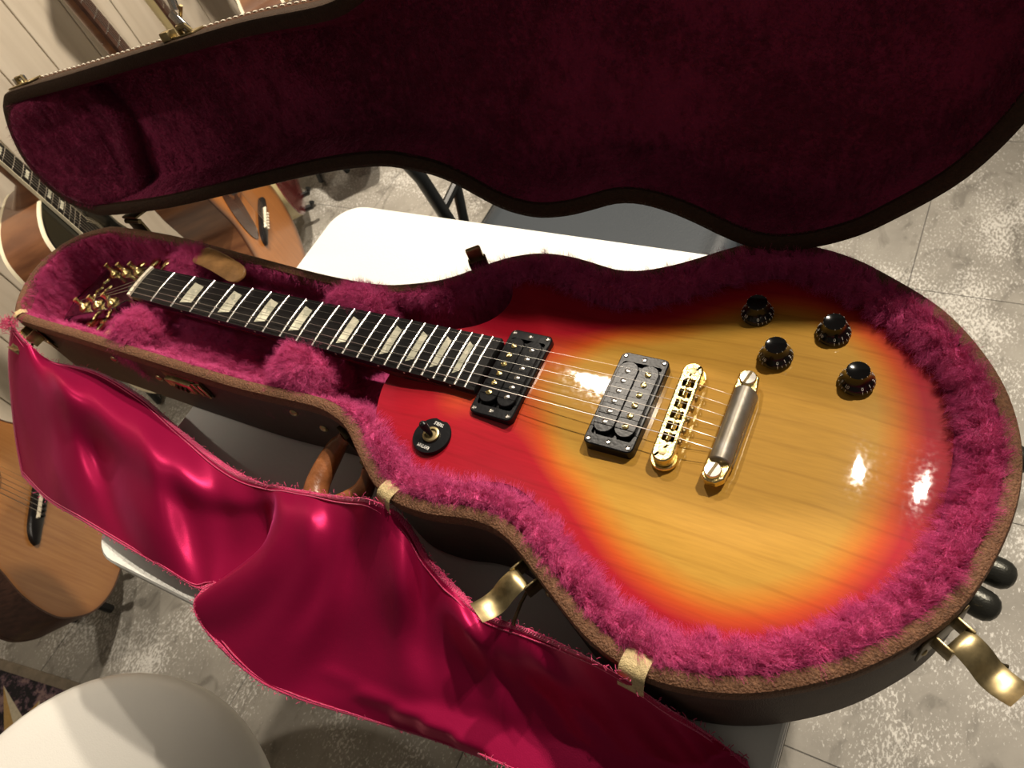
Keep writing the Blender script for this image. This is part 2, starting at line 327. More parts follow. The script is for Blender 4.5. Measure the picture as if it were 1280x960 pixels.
def concrete_mat():
    m, nt, b = newmat('worn_concrete_tile'); tc = node(nt, 'ShaderNodeTexCoord'); geo = node(nt, 'ShaderNodeNewGeometry'); P = geo.outputs['Position']
    n1 = node(nt, 'ShaderNodeTexNoise'); n1.inputs['Scale'].default_value = 5; n1.inputs['Detail'].default_value = 8; n1.inputs['Roughness'].default_value = 0.65; lnk(nt, P, n1.inputs['Vector'])
    r1 = ramp(nt, [(0.3, (0.20, 0.185, 0.155)), (0.55, (0.30, 0.28, 0.24)), (0.75, (0.38, 0.36, 0.31))]); lnk(nt, n1.outputs['Fac'], r1.inputs[0])
    # pale scuffs: fine stretched flecks, only where a coarse mask allows
    mp = node(nt, 'ShaderNodeMapping'); mp.inputs['Rotation'].default_value = (0, 0, 0.5); mp.inputs['Scale'].default_value = (1, 0.55, 1); lnk(nt, P, mp.inputs[0])
    n2 = node(nt, 'ShaderNodeTexNoise'); n2.inputs['Scale'].default_value = 230; n2.inputs['Detail'].default_value = 6; n2.inputs['Roughness'].default_value = 0.72; lnk(nt, mp.outputs[0], n2.inputs['Vector'])
    n3 = node(nt, 'ShaderNodeTexNoise'); n3.inputs['Scale'].default_value = 6.5; n3.inputs['Detail'].default_value = 3; lnk(nt, P, n3.inputs['Vector'])
    ma = node(nt, 'ShaderNodeMath', operation='MULTIPLY_ADD'); ma.inputs[1].default_value = 0.55; lnk(nt, n3.outputs['Fac'], ma.inputs[0]); lnk(nt, n2.outputs['Fac'], ma.inputs[2])
    r2 = ramp(nt, [(0.83, (0, 0, 0)), (0.88, (1, 1, 1))]); lnk(nt, ma.outputs[0], r2.inputs[0])
    mx = node(nt, 'ShaderNodeMix', data_type='RGBA'); mx.inputs[7].default_value = (0.60, 0.58, 0.53, 1); lnk(nt, r2.outputs[0], mx.inputs[0]); lnk(nt, r1.outputs[0], mx.inputs[6])
    # dark scuffs
    n4 = node(nt, 'ShaderNodeTexNoise'); n4.inputs['Scale'].default_value = 22; n4.inputs['Detail'].default_value = 5; n4.inputs['Distortion'].default_value = 1.2; lnk(nt, mp.outputs[0], n4.inputs['Vector'])
    r4 = ramp(nt, [(0.32, (0.55, 0.54, 0.52)), (0.45, (1, 1, 1))]); lnk(nt, n4.outputs['Fac'], r4.inputs[0])
    m2 = node(nt, 'ShaderNodeMix', data_type='RGBA', blend_type='MULTIPLY'); m2.inputs[0].default_value = 0.8; lnk(nt, mx.outputs[2], m2.inputs[6]); lnk(nt, r4.outputs[0], m2.inputs[7])
    lnk(nt, m2.outputs[2], b.inputs['Base Color']); b.inputs['Roughness'].default_value = 0.6
    bp = node(nt, 'ShaderNodeBump'); bp.inputs['Strength'].default_value = 0.15; bp.inputs['Distance'].default_value = 0.002; lnk(nt, n2.outputs['Fac'], bp.inputs['Height']); lnk(nt, bp.outputs[0], b.inputs['Normal'])
    return m
M['concrete'] = concrete_mat()
M['grout'] = simple('grout', (0.10, 0.095, 0.085), 0.8)
def plank_mat():
    m, nt, b = newmat('pale_plank'); tc = node(nt, 'ShaderNodeTexCoord'); geo = node(nt, 'ShaderNodeNewGeometry')
    mp = node(nt, 'ShaderNodeMapping'); mp.inputs['Scale'].default_value = (1, 1, 0.08); lnk(nt, geo.outputs['Position'], mp.inputs[0])
    n = node(nt, 'ShaderNodeTexNoise'); n.inputs['Scale'].default_value = 40; n.inputs['Detail'].default_value = 5; lnk(nt, mp.outputs[0], n.inputs['Vector'])
    r = ramp(nt, [(0.3, (0.56, 0.48, 0.37)), (0.7, (0.68, 0.60, 0.48))]); lnk(nt, n.outputs['Fac'], r.inputs[0]); lnk(nt, r.outputs[0], b.inputs['Base Color']); b.inputs['Roughness'].default_value = 0.5
    return m
M['plank'] = plank_mat()
def rug_mat():
    m, nt, b = newmat('mottled_rug'); tc = node(nt, 'ShaderNodeTexCoord')
    n = node(nt, 'ShaderNodeTexNoise'); n.inputs['Scale'].default_value = 42; n.inputs['Detail'].default_value = 4; n.inputs['Roughness'].default_value = 0.7; lnk(nt, tc.outputs['Object'], n.inputs['Vector'])
    r = ramp(nt, [(0.46, (0.012, 0.010, 0.013)), (0.52, (0.10, 0.06, 0.08)), (0.60, (0.26, 0.17, 0.16))]); lnk(nt, n.outputs['Fac'], r.inputs[0]); lnk(nt, r.outputs[0], b.inputs['Base Color']); b.inputs['Roughness'].default_value = 0.9
    return m
M['rug'] = rug_mat()
M['rug_border'] = simple('rug_border', (0.22, 0.18, 0.13), 0.9, var=0.2, vscale=60)
M['rug_tan'] = simple('rug_tan', (0.48, 0.30, 0.10), 0.9, var=0.1, vscale=200)
M['rug_cream'] = simple('rug_cream', (0.60, 0.53, 0.38), 0.9, var=0.1, vscale=200)

def fur(o, count, child, length, rad=0.00028, rnd=0.7, seed=1, clump=0.35, mat=1, tang=0.5, phase=0.3):
    md = o.modifiers.new('pile', 'PARTICLE_SYSTEM'); ps = o.particle_systems[-1]; st = ps.settings; ps.seed = seed
    st.type = 'HAIR'; st.count = count; st.hair_step = 3; st.hair_length = length; st.emit_from = 'FACE'; st.use_emit_random = True; st.distribution = 'RAND'
    st.use_advanced_hair = True; st.hair_length = length; st.normal_factor = length / 4; st.factor_random = length / 4 * rnd; st.tangent_factor = length / 4 * tang; st.tangent_phase = phase
    st.child_type = 'INTERPOLATED'; st.child_percent = 3; st.rendered_child_count = child; st.clump_factor = clump; st.clump_shape = 0.1
    st.child_length = 1.0; st.child_length_threshold = 0.0; st.roughness_1 = 0.004; st.roughness_1_size = 0.02; st.roughness_2 = 0.006; st.roughness_endpoint = 0.004
    st.root_radius = 1.0; st.tip_radius = 0.15; st.radius_scale = rad; st.material = mat; st.display_step = 2; st.render_step = 3
    st.use_hair_bspline = False
    return st

# ================================================================== the setting
def structure(name, mb, mat):
    me = mb.mesh(name); me.materials.append(mat); o = bpy.data.objects.new(name, me); COL.objects.link(o); o['kind'] = 'structure'; return o
fl = structure('floor', MB().box((0.55, 0.45, -0.026), (3.3, 3.7, 0.05)), M['grout'])
TS = 0.457
tile_me = MB().box((0, 0, 0), (TS - 0.0016, TS - 0.0016, 0.006), bev=0.0006).mesh('tile'); tile_me.materials.append(M['concrete'])
for i in range(-4, 4):
    for j in range(-6, 4):
        cx = 0.728 + (i + 0.5) * TS; cy = 0.860 + (j + 0.5) * TS
        if not (-1.12 < cx < 2.15 and -1.35 < cy < 2.25): continue
        o = bpy.data.objects.new('tile', tile_me); COL.objects.link(o); o.parent = fl; o.location = (cx, cy, -0.003)
WX = -1.06
wl = structure('wall_left', MB().box((WX - 0.06, 0.45, 1.1), (0.08, 3.7, 2.2)), M['wood_light'])
pw = 0.108
plank_me = MB().box((0, 0, 0), (0.018, pw - 0.0025, 2.2), bev=0.002).mesh('plank'); plank_me.materials.append(M['plank'])
for k in range(34):
    y = -1.36 + (k + 0.5) * pw + 0.017
    o = bpy.data.objects.new('plank', plank_me); COL.objects.link(o); o.parent = wl; o.location = (WX - 0.011 - random.random() * 0.0015, y, 1.1)

# ================================================================== folding table
tb = Thing('folding_table', 'white round-cornered folding table under the open guitar case', 'table', (0.41, 0.0, 0))
TX0, TX1, TY0, TY1, TZ = 0.054, 0.755, -0.270, 0.262, Z0 - 0.1155
tc_ = ((TX0 + TX1) / 2, (TY0 + TY1) / 2)
tp = rrect(TX1 - TX0, TY1 - TY0, 0.042, 8, tc_)
tb.part('tabletop', MB().prism(tp, TZ - 0.012, TZ, bev=0.002), M['white_table'])
tb.part('edge_gasket', MB().prism(offset(tp, 0.0012), TZ - 0.0145, TZ - 0.012), M['table_edge_black'])
eb = MB().prism(offset(tp, -0.0008), TZ - 0.026, TZ - 0.0145, bev=0.002)
tb.part('edge_band', eb, M['aluminium'])
for sx in (-1, 1):
    for sy in (-1, 1):
        x = tc_[0] + sx * 0.26; y = tc_[1] + sy * 0.205
        lg = tb.part('leg', MB().tube([(x, y, TZ - 0.026), (x + sx * 0.035, y + sy * 0.02, 0.012)], 0.0125, 12), M['aluminium'])
        tb.part('foot_cap', MB().lathe([(0.014, 0.0), (0.016, 0.004), (0.015, 0.03), (0.0128, 0.032)], (x + sx * 0.035, y + sy * 0.02, 0.0), n=14), M['table_edge_black'], lg)
for sx in (-1, 1):
    x = tc_[0] + sx * 0.272
    tb.part('leg_crossbar', MB().tube([(x, tc_[1] - 0.21, TZ - 0.27), (x, tc_[1] + 0.21, TZ - 0.27)], 0.009, 10), M['aluminium'])

# ================================================================== guitar case: outlines
CASE = [(-212, -5), (-205, 30), (-187, 54), (-160, 70), (-131, 77), (-28, 79), (89, 73), (215, 66), (290, 67), (330, 76), (365, 91), (404, 121), (425, 133), (448, 140), (475, 141), (499, 138), (525, 134), (547, 137), (570, 147), (591, 160), (612, 175), (633, 187), (655, 193), (679, 193), (710, 187), (739, 175), (790, 144), (828, 100), (848, 57), (855, 12), (850, -36), (835, -83), (811, -118), (781, -148), (741, -174), (705, -187), (669, -191), (632, -183), (602, -168), (566, -147), (545, -136), (525, -131), (502, -132), (480, -137), (460, -139), (437, -138), (414, -130), (395, -118), (377, -105), (358, -91), (338, -83), (306, -79), (216, -84), (99, -84), (-42, -83), (-148, -83), (-172, -77), (-190, -60), (-205, -33)]
NC = 300
CO = resample(catmull(CASE, True, 10), NC)
CN = inward(CO, 3)
def case_ring(d, z):
    dd = d if hasattr(d, '__len__') else np.full(NC, float(d)); zz = z if hasattr(z, '__len__') else np.full(NC, float(z))
    return [g(CO[i, 0] + CN[i, 0] * dd[i], CO[i, 1] + CN[i, 1] * dd[i], zz[i]) for i in range(NC)]
def sstep(a, b, x): t = np.clip((x - a) / (b - a), 0, 1); return t * t * (3 - 2 * t)
def wall_at(x, side):
    """index of the outline point nearest to x on the near (-1) or far (+1) side"""
    c = np.where((CO[:, 1] * side) > 0, np.abs(CO[:, 0] - x), 1e9); return int(np.argmin(c))
BODYNESS = sstep(300, 400, CO[:, 0])
ZB = -115.0

gc = Thing('guitar_case', 'open brown leather-look hard guitar case with magenta plush lining on the table', 'guitar case', g(350, 0, ZB))
shell = MB().rings([case_ring(14, ZB), case_ring(4, ZB + 2), case_ring(0, ZB + 9), case_ring(0, -16), case_ring(6, -16), case_ring(6, ZB + 10), case_ring(16, ZB + 6)], cap0=True, cap1=True)
shell_o = gc.part('bottom_shell', shell, M['tolex'])
rim = MB().rings([case_ring(d, z) for d, z in ((-1.6, -24), (-1.8, -15), (-0.6, -11.5), (2, -10), (5.5, -9.6), (9, -10.6), (10.8, -14), (10.8, -24))], loop=True)
gc.part('rim_binding', rim, M['leather_rim'], label='brown grained leather binding along the rim')

# plush lining: a roll around the body, thinner around the neck, with pile
kk = 0.16 + 0.84 * BODYNESS
wob = np.array([math.sin(i * 0.21) * 1.2 + math.sin(i * 0.53 + 1) * 0.8 for i in range(NC)])
prof = [(9.5, -18, 0), (12, -13.5, 0), (16, -10.0, 0.4), (22, -10.5, 0.8), (26, -16, 1), (27, -30, 1), (27, -60, 0.6), (27, -72, 0.3)]
rings_ = []
for d, z, w in prof:
    dd = 8 + (d - 8) * kk + w * wob; zz = np.full(NC, float(z)); zz = np.where(zz > -20, zz - (1 - BODYNESS) * 3, zz); rings_.append(case_ring(dd, zz))
ln = gc.part('plush_lining', MB().rings(rings_), M['plush'], kind='stuff', label='magenta long-pile plush lining')
ln.data.materials.append(M['plush']); fur(ln, 17000, 15, 0.0105, rnd=0.7, seed=3, clump=0.5)
vg = ln.vertex_groups.new(name='pile_length')
for r_i in range(len(prof)):
    for i in range(NC): vg.add([r_i * NC + i], float(0.55 + 0.45 * BODYNESS[i]) * (0.2 if r_i == 0 else 0.6 if r_i == 1 else 1.0), 'REPLACE')
ln.particle_systems[0].vertex_group_length = 'pile_length'
flr = MB(); flr.rings([case_ring(8 + 19 * kk, -72)], cap1=True)
flm = gc.part('lining_floor', MB().add([*case_ring(8 + 18.5 * kk, -73.5)], [tuple(range(NC))]), M['plush'], kind='stuff')
flm.data.materials.append(M['plush'])

# neck supports and compartment lid
def plush_block(name, cx, cy, cz, sx, sy, sz, r, seed, n=2200, rz=0.0, child=10):
    bm = bmesh.new(); bmesh.ops.create_cube(bm, size=1)
    for v in bm.verts: v.co = Vector((v.co.x * sx / 1000, v.co.y * sy / 1000, v.co.z * sz / 1000))
    bmesh.ops.bevel(bm, geom=list(bm.edges), offset=r / 1000, segments=4, profile=0.5, affect='EDGES'); bmesh.ops.triangulate(bm, faces=bm.faces)
    bmesh.ops.subdivide_edges(bm, edges=[e for e in bm.edges if e.calc_length() > 0.012], cuts=2, use_grid_fill=True); bm.verts.index_update()
    Mr = Matrix.Rotation(rz, 4, 'Z'); c = g(cx, cy, cz); mb = MB()
    from mathutils import noise
    vs = [c + Mr @ (v.co + v.co.normalized() * noise.noise(v.co * 60 + Vector((seed * 3.1, 0, 0))) * 0.003) for v in bm.verts]
    mb.add(vs, [[v.index for v in f.verts] for f in bm.faces]); bm.free()
    o = gc.part(name, mb, M['plush'], angle=180); o.data.materials.append(M['plush'])
    if n: fur(o, n, child, 0.009, rnd=0.7, seed=seed, clump=0.5)
    return o
plush_block('neck_support', 25, -52, -40, 44, 46, 66, 17, 11)
plush_block('neck_support', 28, 48, -40, 44, 36, 66, 15, 12)
plush_block('neck_support', 268, -45, -38, 58, 44, 72, 19, 13)
plush_block('neck_support', 285, 40, -38, 62, 32, 68, 14, 14)
cl = plush_block('compartment_lid', 142, -8, -58, 190, 124, 30, 8, 15, n=6500)
tabp = resample(rrect(80, 25, 11, 5), 40)
tab = MB(); Mt = Matrix.Rotation(-0.17, 4, 'Z')
def tabring(k, dz):
    out = []
    for x, y in tabp:
        q = Mt @ Vector((x * (1 - 0.025 * (1 - k) * 10), y * (1 - (1 - k) * 2), 0)); out.append(g(75 + q.x, 50 + q.y, -13 + dz + 7 * math.cos(x / 40 * pi / 2) - 0.10 * x))
    return out
tab.rings([tabring(0.94, 0), tabring(1, 1), tabring(1, 3), tabring(0.94, 4)], cap0=True, cap1=True)
tb_o = gc.part('leather_pull_tab', tab, M['leather_tab'], cl, label='tan leather pull tab of the compartment lid')

# ------------------------------------------------------------------ lid, swung open on an oblique hinge line
AX0 = Vector((-140, 84, 0)); AX1 = Vector((660, 188, 0)); AXU = (AX1 - AX0).normalized(); LIDROT = Matrix.Rotation(math.radians(-104), 3, AXU)
def lidp(x, y, z): p = LIDROT @ (Vector((x, y, z)) - AX0) + AX0; return g(p.x, p.y, p.z)
def lid_ring(d, z):
    dd = d if hasattr(d, '__len__') else np.full(NC, float(d)); zz = z if hasattr(z, '__len__') else np.full(NC, float(z))
    return [lidp(CO[i, 0] + CN[i, 0] * dd[i], CO[i, 1] + CN[i, 1] * dd[i], zz[i]) for i in range(NC)]
lid = gc.part('lid', MB().rings([lid_ring(22, 52), lid_ring(8, 49), lid_ring(1.5, 43), lid_ring(0, 36), lid_ring(0, -10), lid_ring(5, -10), lid_ring(6, 36), lid_ring(24, 46)], cap0=True, cap1=True), M['tolex'], label='upright case lid lined with magenta plush darkened to show shade')
gc.part('lid_rim', MB().rings([lid_ring(d, z) for d, z in ((-1.4, 8), (-1.6, -9), (-0.5, -11.5), (3, -12.5), (10, -12), (12.5, -10), (12.5, 0))], loop=True), M['leather_lid'], lid)
gc.part('lid_band', MB().rings([lid_ring(d, z) for d, z in ((-0.4, 7), (-1.6, 8.5), (-1.6, 21), (-0.4, 22.5))], loop=True), M['leather_band'], lid, label='brown leather band stitched around the lid')
llp = [(11, -8), (13, -5), (17, 2), (21, 12), (24, 24), (27, 31), (32, 34)]
ll = MB().rings([lid_ring(8 + (d - 8) * (0.75 + 0.25 * BODYNESS), z) for d, z in llp], cap1=True)
llo = gc.part('lid_lining', ll, M['plush_lid_shaded'], lid, kind='stuff', angle=60); llo.data.materials.append(M['plush_lid_shaded'])
# padded wedge at the head end of the lid
hp = [(-193, -50), (-172, -68), (-140, -72), (-95, -71), (-66, -66), (-44, -20), (-62, 30), (-80, 66), (-125, 68), (-155, 63), (-183, 48), (-200, 25), (-207, -8), (-203, -30)]
hp = resample(catmull(hp, True, 8), 60); hpn = inward(hp, 2)
def hpr(d, z): return [lidp(hp[i, 0] + hpn[i, 0] * d, hp[i, 1] + hpn[i, 1] * d, z + 24 * float(sstep(-165, -50, hp[i, 0]))) for i in range(60)]
hpo = gc.part('lid_pad', MB().rings([hpr(4, 40), hpr(1, 14), hpr(0, -6), hpr(4, -12.5), hpr(12, -13), hpr(24, -7), hpr(32, -5)], cap1=True), M['plush_lid_shaded'], lid, angle=80)
hpo.data.materials.append(M['plush_lid_shaded'])
fur(llo, 9000, 14, 0.0045, rnd=0.7, seed=5, clump=0.4, rad=0.0003); fur(hpo, 1500, 12, 0.004, rnd=0.7, seed=6, clump=0.4, rad=0.0003)
st = MB()
acc = 0.0
for i in range(NC):
    a = CO[i]; b_ = CO[(i + 1) % NC]; L = np.linalg.norm(b_ - a); nn = max(1, int(round(L / 7.0)))
    for k in range(nn):
        t0 = (k + 0.18) / nn; t1 = (k + 0.80) / nn; q0 = a + (b_ - a) * t0 - CN[i] * 2.0; q1 = a + (b_ - a) * t1 - CN[i] * 2.0
        st.tube([lidp(q0[0], q0[1], 14.0), lidp((q0[0] + q1[0]) / 2 - CN[i, 0] * 0.4, (q0[1] + q1[1]) / 2 - CN[i, 1] * 0.4, 14.4), lidp(q1[0], q1[1], 14.8)], 0.0009, 5)
gc.part('stitching', st, M['thread'], lid, kind='stuff', label='white thread stitching around the lid band')

# hinges
for s0, s1 in ((0.985, 1.018), (0.02, 0.05)):
    a = AX0 + (AX1 - AX0) * s0; b_ = AX0 + (AX1 - AX0) * s1; m_ = (a + b_) / 2
    h = gc.part('hinge', MB().tube([g(a.x, a.y, -8), g(b_.x, b_.y, -8)], 0.0032, 10), M['bronze_dark'])
    d = (b_ - a).normalized(); nrm = Vector((-d.y, d.x, 0)); Mz = Matrix.Rotation(math.atan2(d.y, d.x), 4, 'Z')
    gc.part('hinge_leaf', MB().box(g(m_.x + nrm.x * 1.5, m_.y + nrm.y * 1.5, -24), ((b_ - a).length / 1000, 0.003, 0.03), Mz, 0.0005), M['bronze_dark'], h)
    q = LIDROT @ (Vector((m_.x + nrm.x * 1.5, m_.y + nrm.y * 1.5, 14)) - AX0) + AX0
    gc.part('hinge_leaf', MB().box(g(q.x, q.y, q.z), ((b_ - a).length / 1000, 0.003, 0.03), Matrix.Rotation(math.radians(-104), 4, AXU) @ Mz, 0.0005), M['bronze_dark'], h)

# ------------------------------------------------------------------ latches, lock, handle, feet on the case
def frame_at(i):
    o = Vector((-CN[i, 0], -CN[i, 1], 0)).normalized(); t = Vector((-o.y, o.x, 0)); p = Vector((CO[i, 0], CO[i, 1], 0)); return p, o, t
def latch(i, lever=True, tip=50, drop=6.0, lift=0.0):
    p, o, t = frame_at(i)
    def L(a, b, z): q = p + t * a + o * b; return g(q.x, q.y, z)
    Mx = Matrix(((t.x, o.x, 0, 0), (t.y, o.y, 0, 0), (0, 0, 1, 0), (0, 0, 0, 1)))
    pl = MB().box(L(0, 1.0, -38), (0.040, 0.002, 0.034), Mx, 0.0008)
    po = gc.part('latch', pl, M['bronze_dark'], label='antique brass case latch')
    for s in (-1, 1): gc.part('rivet', MB().lathe([(0.0028, 0), (0.0024, 0.0012), (0.001, 0.0018)], L(s * 15, 1.6, -44), Matrix(((t.x, 0, o.x, 0), (t.y, 0, o.y, 0), (0, 1, 0, 0), (0, 0, 0, 1))), 10), M['brass_old'], po)
    br = MB()
    for s in (-1, 1): br.box(L(s * 9.5, 7.5, -32), (0.0016, 0.013, 0.018), Mx, 0.0003)
    br.box(L(0, 13.5, -31), (0.0205, 0.0016, 0.014), Mx, 0.0003)
    gc.part('bracket', br, M['brass_old'], po)
    if lever:
        w = 9.0; ctr = [(9, -27), (15, -24), (24, -24 - drop * .3), (34, -25 - drop), (tip * 0.84, -24 - drop), (tip, -19 - drop)]
        ctr = catmull([(a, b) for a, b in ctr], False, 5); rs = []
        for q, (b, z) in enumerate(ctr):
            ww = w * (1.0 + 0.10 * math.sin(q / len(ctr) * pi)); rs.append([L(-ww, b, z + lift), L(-ww * 0.6, b, z + 1.6 + lift), L(ww * 0.6, b, z + 1.6 + lift), L(ww, b, z + lift), L(ww * 0.6, b, z - 0.6 + lift), L(-ww * 0.6, b, z - 0.6 + lift)])
        gc.part('lever', MB().rings(rs, cap0=True, cap1=True), M['brass_old'], po, angle=50)
        gc.part('wire_bail', MB().tube([L(7, 12, -34), L(9, 22, -40), L(14, 34, -46), L(16, 36, -47)], 0.0014, 8), M['bronze_dark'], po)
    return po
latch(wall_at(-146, -1), tip=34)
latch(wall_at(566, -1), tip=52)
iL3 = int(np.argmin(np.hypot(CO[:, 0] - 832, CO[:, 1] + 90))); latch(iL3, tip=52, drop=8)
# far clasp standing up behind the rim
p, o, t = frame_at(wall_at(393, 1)); Mx = Matrix(((t.x, o.x, 0, 0), (t.y, o.y, 0, 0), (0, 0, 1, 0), (0, 0, 0, 1))); q = p + o * 4
fc = gc.part('clasp', MB().box(g(q.x, q.y, -18), (0.018, 0.008, 0.03), Mx, 0.001), M['bronze_dark'])
q = p + o * 5; gc.part('clasp_cap', MB().box(g(q.x, q.y, 2), (0.015, 0.005, 0.018), Mx, 0.0018), M['brass_old'], fc)
# combination lock on the near wall
p, o, t = frame_at(wall_at(117, -1)); Mx = Matrix(((t.x, o.x, 0, 0), (t.y, o.y, 0, 0), (0, 0, 1, 0), (0, 0, 0, 1)))
def L_(a, b, z): q = p + t * a + o * b; return g(q.x, q.y, z)
lk = gc.part('lock', MB().box(L_(0, 1.2, -38), (0.062, 0.0024, 0.030), Mx, 0.0008), M['bronze_dark'], label='dark brass combination lock plate')
gc.part('lock_housing', MB().box(L_(-2, 4.5, -39), (0.034, 0.006, 0.018), Mx, 0.0015), M['brass_old'], lk)
for k in range(3): gc.part('number_wheel', MB().tube([L_(-10 + 7 * k, 6.2, -39), L_(-6.5 + 7 * k, 6.2, -39)], 0.0042, 12), M['bronze_dark'], lk)
gc.part('hasp_frame', MB().tube([L_(19, 4, -27), L_(29, 4, -27), L_(29, 4, -50), L_(19, 4, -50)], 0.0016, 8, closed=True), M['brass_old'], lk)
gc.part('release_button', MB().box(L_(-24, 4, -39), (0.008, 0.006, 0.012), Mx, 0.001), M['brass_old'], lk)
for x, z in ((-8, -40), (58, -52), (268, -38), (296, -58)):
    p, o, t = frame_at(wall_at(x, -1)); q = p + o * 0.2
    gc.part('rivet', MB().lathe([(0.0048, 0), (0.0044, 0.0012), (0.0028, 0.0022), (0.001, 0.0026)], g(q.x, q.y, z), Matrix(((t.x, 0, o.x, 0), (t.y, 0, o.y, 0), (0, 1, 0, 0), (0, 0, 0, 1))), 14), M['brass_old'])
# handle
i0 = wall_at(333, -1); i1 = wall_at(376, -1); p0, o0, t0 = frame_at(i0); p1, o1, t1 = frame_at(i1); om = (o0 + o1).normalized(); pm = (p0 + p1) / 2
hpts = [p0 + om * 3, p0 + om * 22 - (p1 - p0).normalized() * 5, pm + om * 52 - (p1 - p0) * 0.34, pm + om * 62, pm + om * 52 + (p1 - p0) * 0.34, p1 + om * 22 + (p1 - p0).normalized() * 5, p1 + om * 3]
hc = catmull([(v.x, v.y, -44 - 2.4 * k * (6 - k)) for k, v in enumerate(hpts)], False, 7)
nh = len(hc); rad = [0.0070 + 0.0052 * math.sin(min(1, max(0, (k / (nh - 1) - 0.08) / 0.84)) * pi) ** 0.5 for k in range(nh)]
hd = gc.part('handle', MB().tube([g(*v) for v in hc], rad, 14), M['leather_handle'], label='padded brown leather carry handle')
stc = MB()
for k in range(6, nh - 6):
    a, b_ = hc[k], hc[k + 1]; c = np.array([om.x, om.y, 0]) * -rad[k] * 1000 * 0.62; u_ = rad[k] * 1000 * 0.80
    stc.tube([g(*(a + (b_ - a) * 0.15 + c + [0, 0, u_])), g(*(a + (b_ - a) * 0.75 + c + [0, 0, u_]))], 0.0006, 5)
gc.part('handle_stitching', stc, M['thread'], hd, kind='stuff')
for pp in (p0, p1): gc.part('handle_mount', MB().box(g(pp.x + om.x * 3, pp.y + om.y * 3, -50), (0.02, 0.006, 0.026), Matrix.Rotation(math.atan2(om.y, om.x) - pi / 2, 4, 'Z'), 0.001), M['bronze_dark'], hd)
# feet on the bottom end
for (x, y, z) in ((851, -30, -62), (846, -53, -62), (849, 58, -55)):
    i = int(np.argmin(np.hypot(CO[:, 0] - x, CO[:, 1] - y))); p, o, t = frame_at(i)
    gc.part('bumper_foot', MB().lathe([(0.0105, -0.001), (0.0105, 0.008), (0.0098, 0.012), (0.0075, 0.0155), (0.004, 0.0175), (0.001, 0.018)], g(p.x, p.y, z), Matrix(((t.x, 0, o.x, 0), (t.y, 0, o.y, 0), (0, 1, 0, 0), (0, 0, 0, 1))), 20), M['rubber_foot'])
# hasps on the lid's near wall
for x in (-140, 128):
    p, o, t = frame_at(wall_at(x, -1))
    def LL(a, b, z): q = p + t * a + o * b; return lidp(q.x, q.y, z)
    rl = Matrix.Rotation(math.radians(-104), 4, AXU); Mx = rl @ Matrix(((t.x, o.x, 0, 0), (t.y, o.y, 0, 0), (0, 0, 1, 0), (0, 0, 0, 1)))
    h = gc.part('lid_hasp', MB().box(LL(0, 2.6, 4), (0.042, 0.002, 0.018), Mx, 0.0006), M['brass_old'], lid)
    if x < 0: gc.part('lid_catch', MB().tube([LL(-6, 3, 2), LL(-6, 10, 2), LL(6, 10, 2), LL(6, 3, 2)], 0.002, 8), M['brass_old'], lid); gc.part('lid_catch_plate', MB().box(LL(-10, 7, 8), (0.014, 0.007, 0.009), Mx, 0.001), M['nickel'], lid)
    else:
        gc.part('lid_catch', MB().box(LL(-13, 6, -2), (0.012, 0.009, 0.012), Mx, 0.0015), M['brass_old'], lid); gc.part('lid_catch', MB().tube([LL(2, 4, 0), LL(4, 10, -2), LL(14, 10, -2), LL(16, 4, 0)], 0.0026, 8), M['brass_old'], lid)
        gc.part('lid_catch_plate', MB().box(LL(6, 14, 2), (0.010, 0.022, 0.003), Mx @ Matrix.Rotation(0.5, 4, 'Z'), 0.001), M['nickel'], lid)
        gc.part('lid_catch_plate', MB().box(LL(10, 30, 2), (0.009, 0.012, 0.004), Mx @ Matrix.Rotation(-0.2, 4, 'Z'), 0.001), M['nickel'], lid)
        gc.part('lid_catch', MB().tube([LL(3, 12, 4), LL(16, 26, 4)], 0.0018, 8), M['brass_old'], lid)

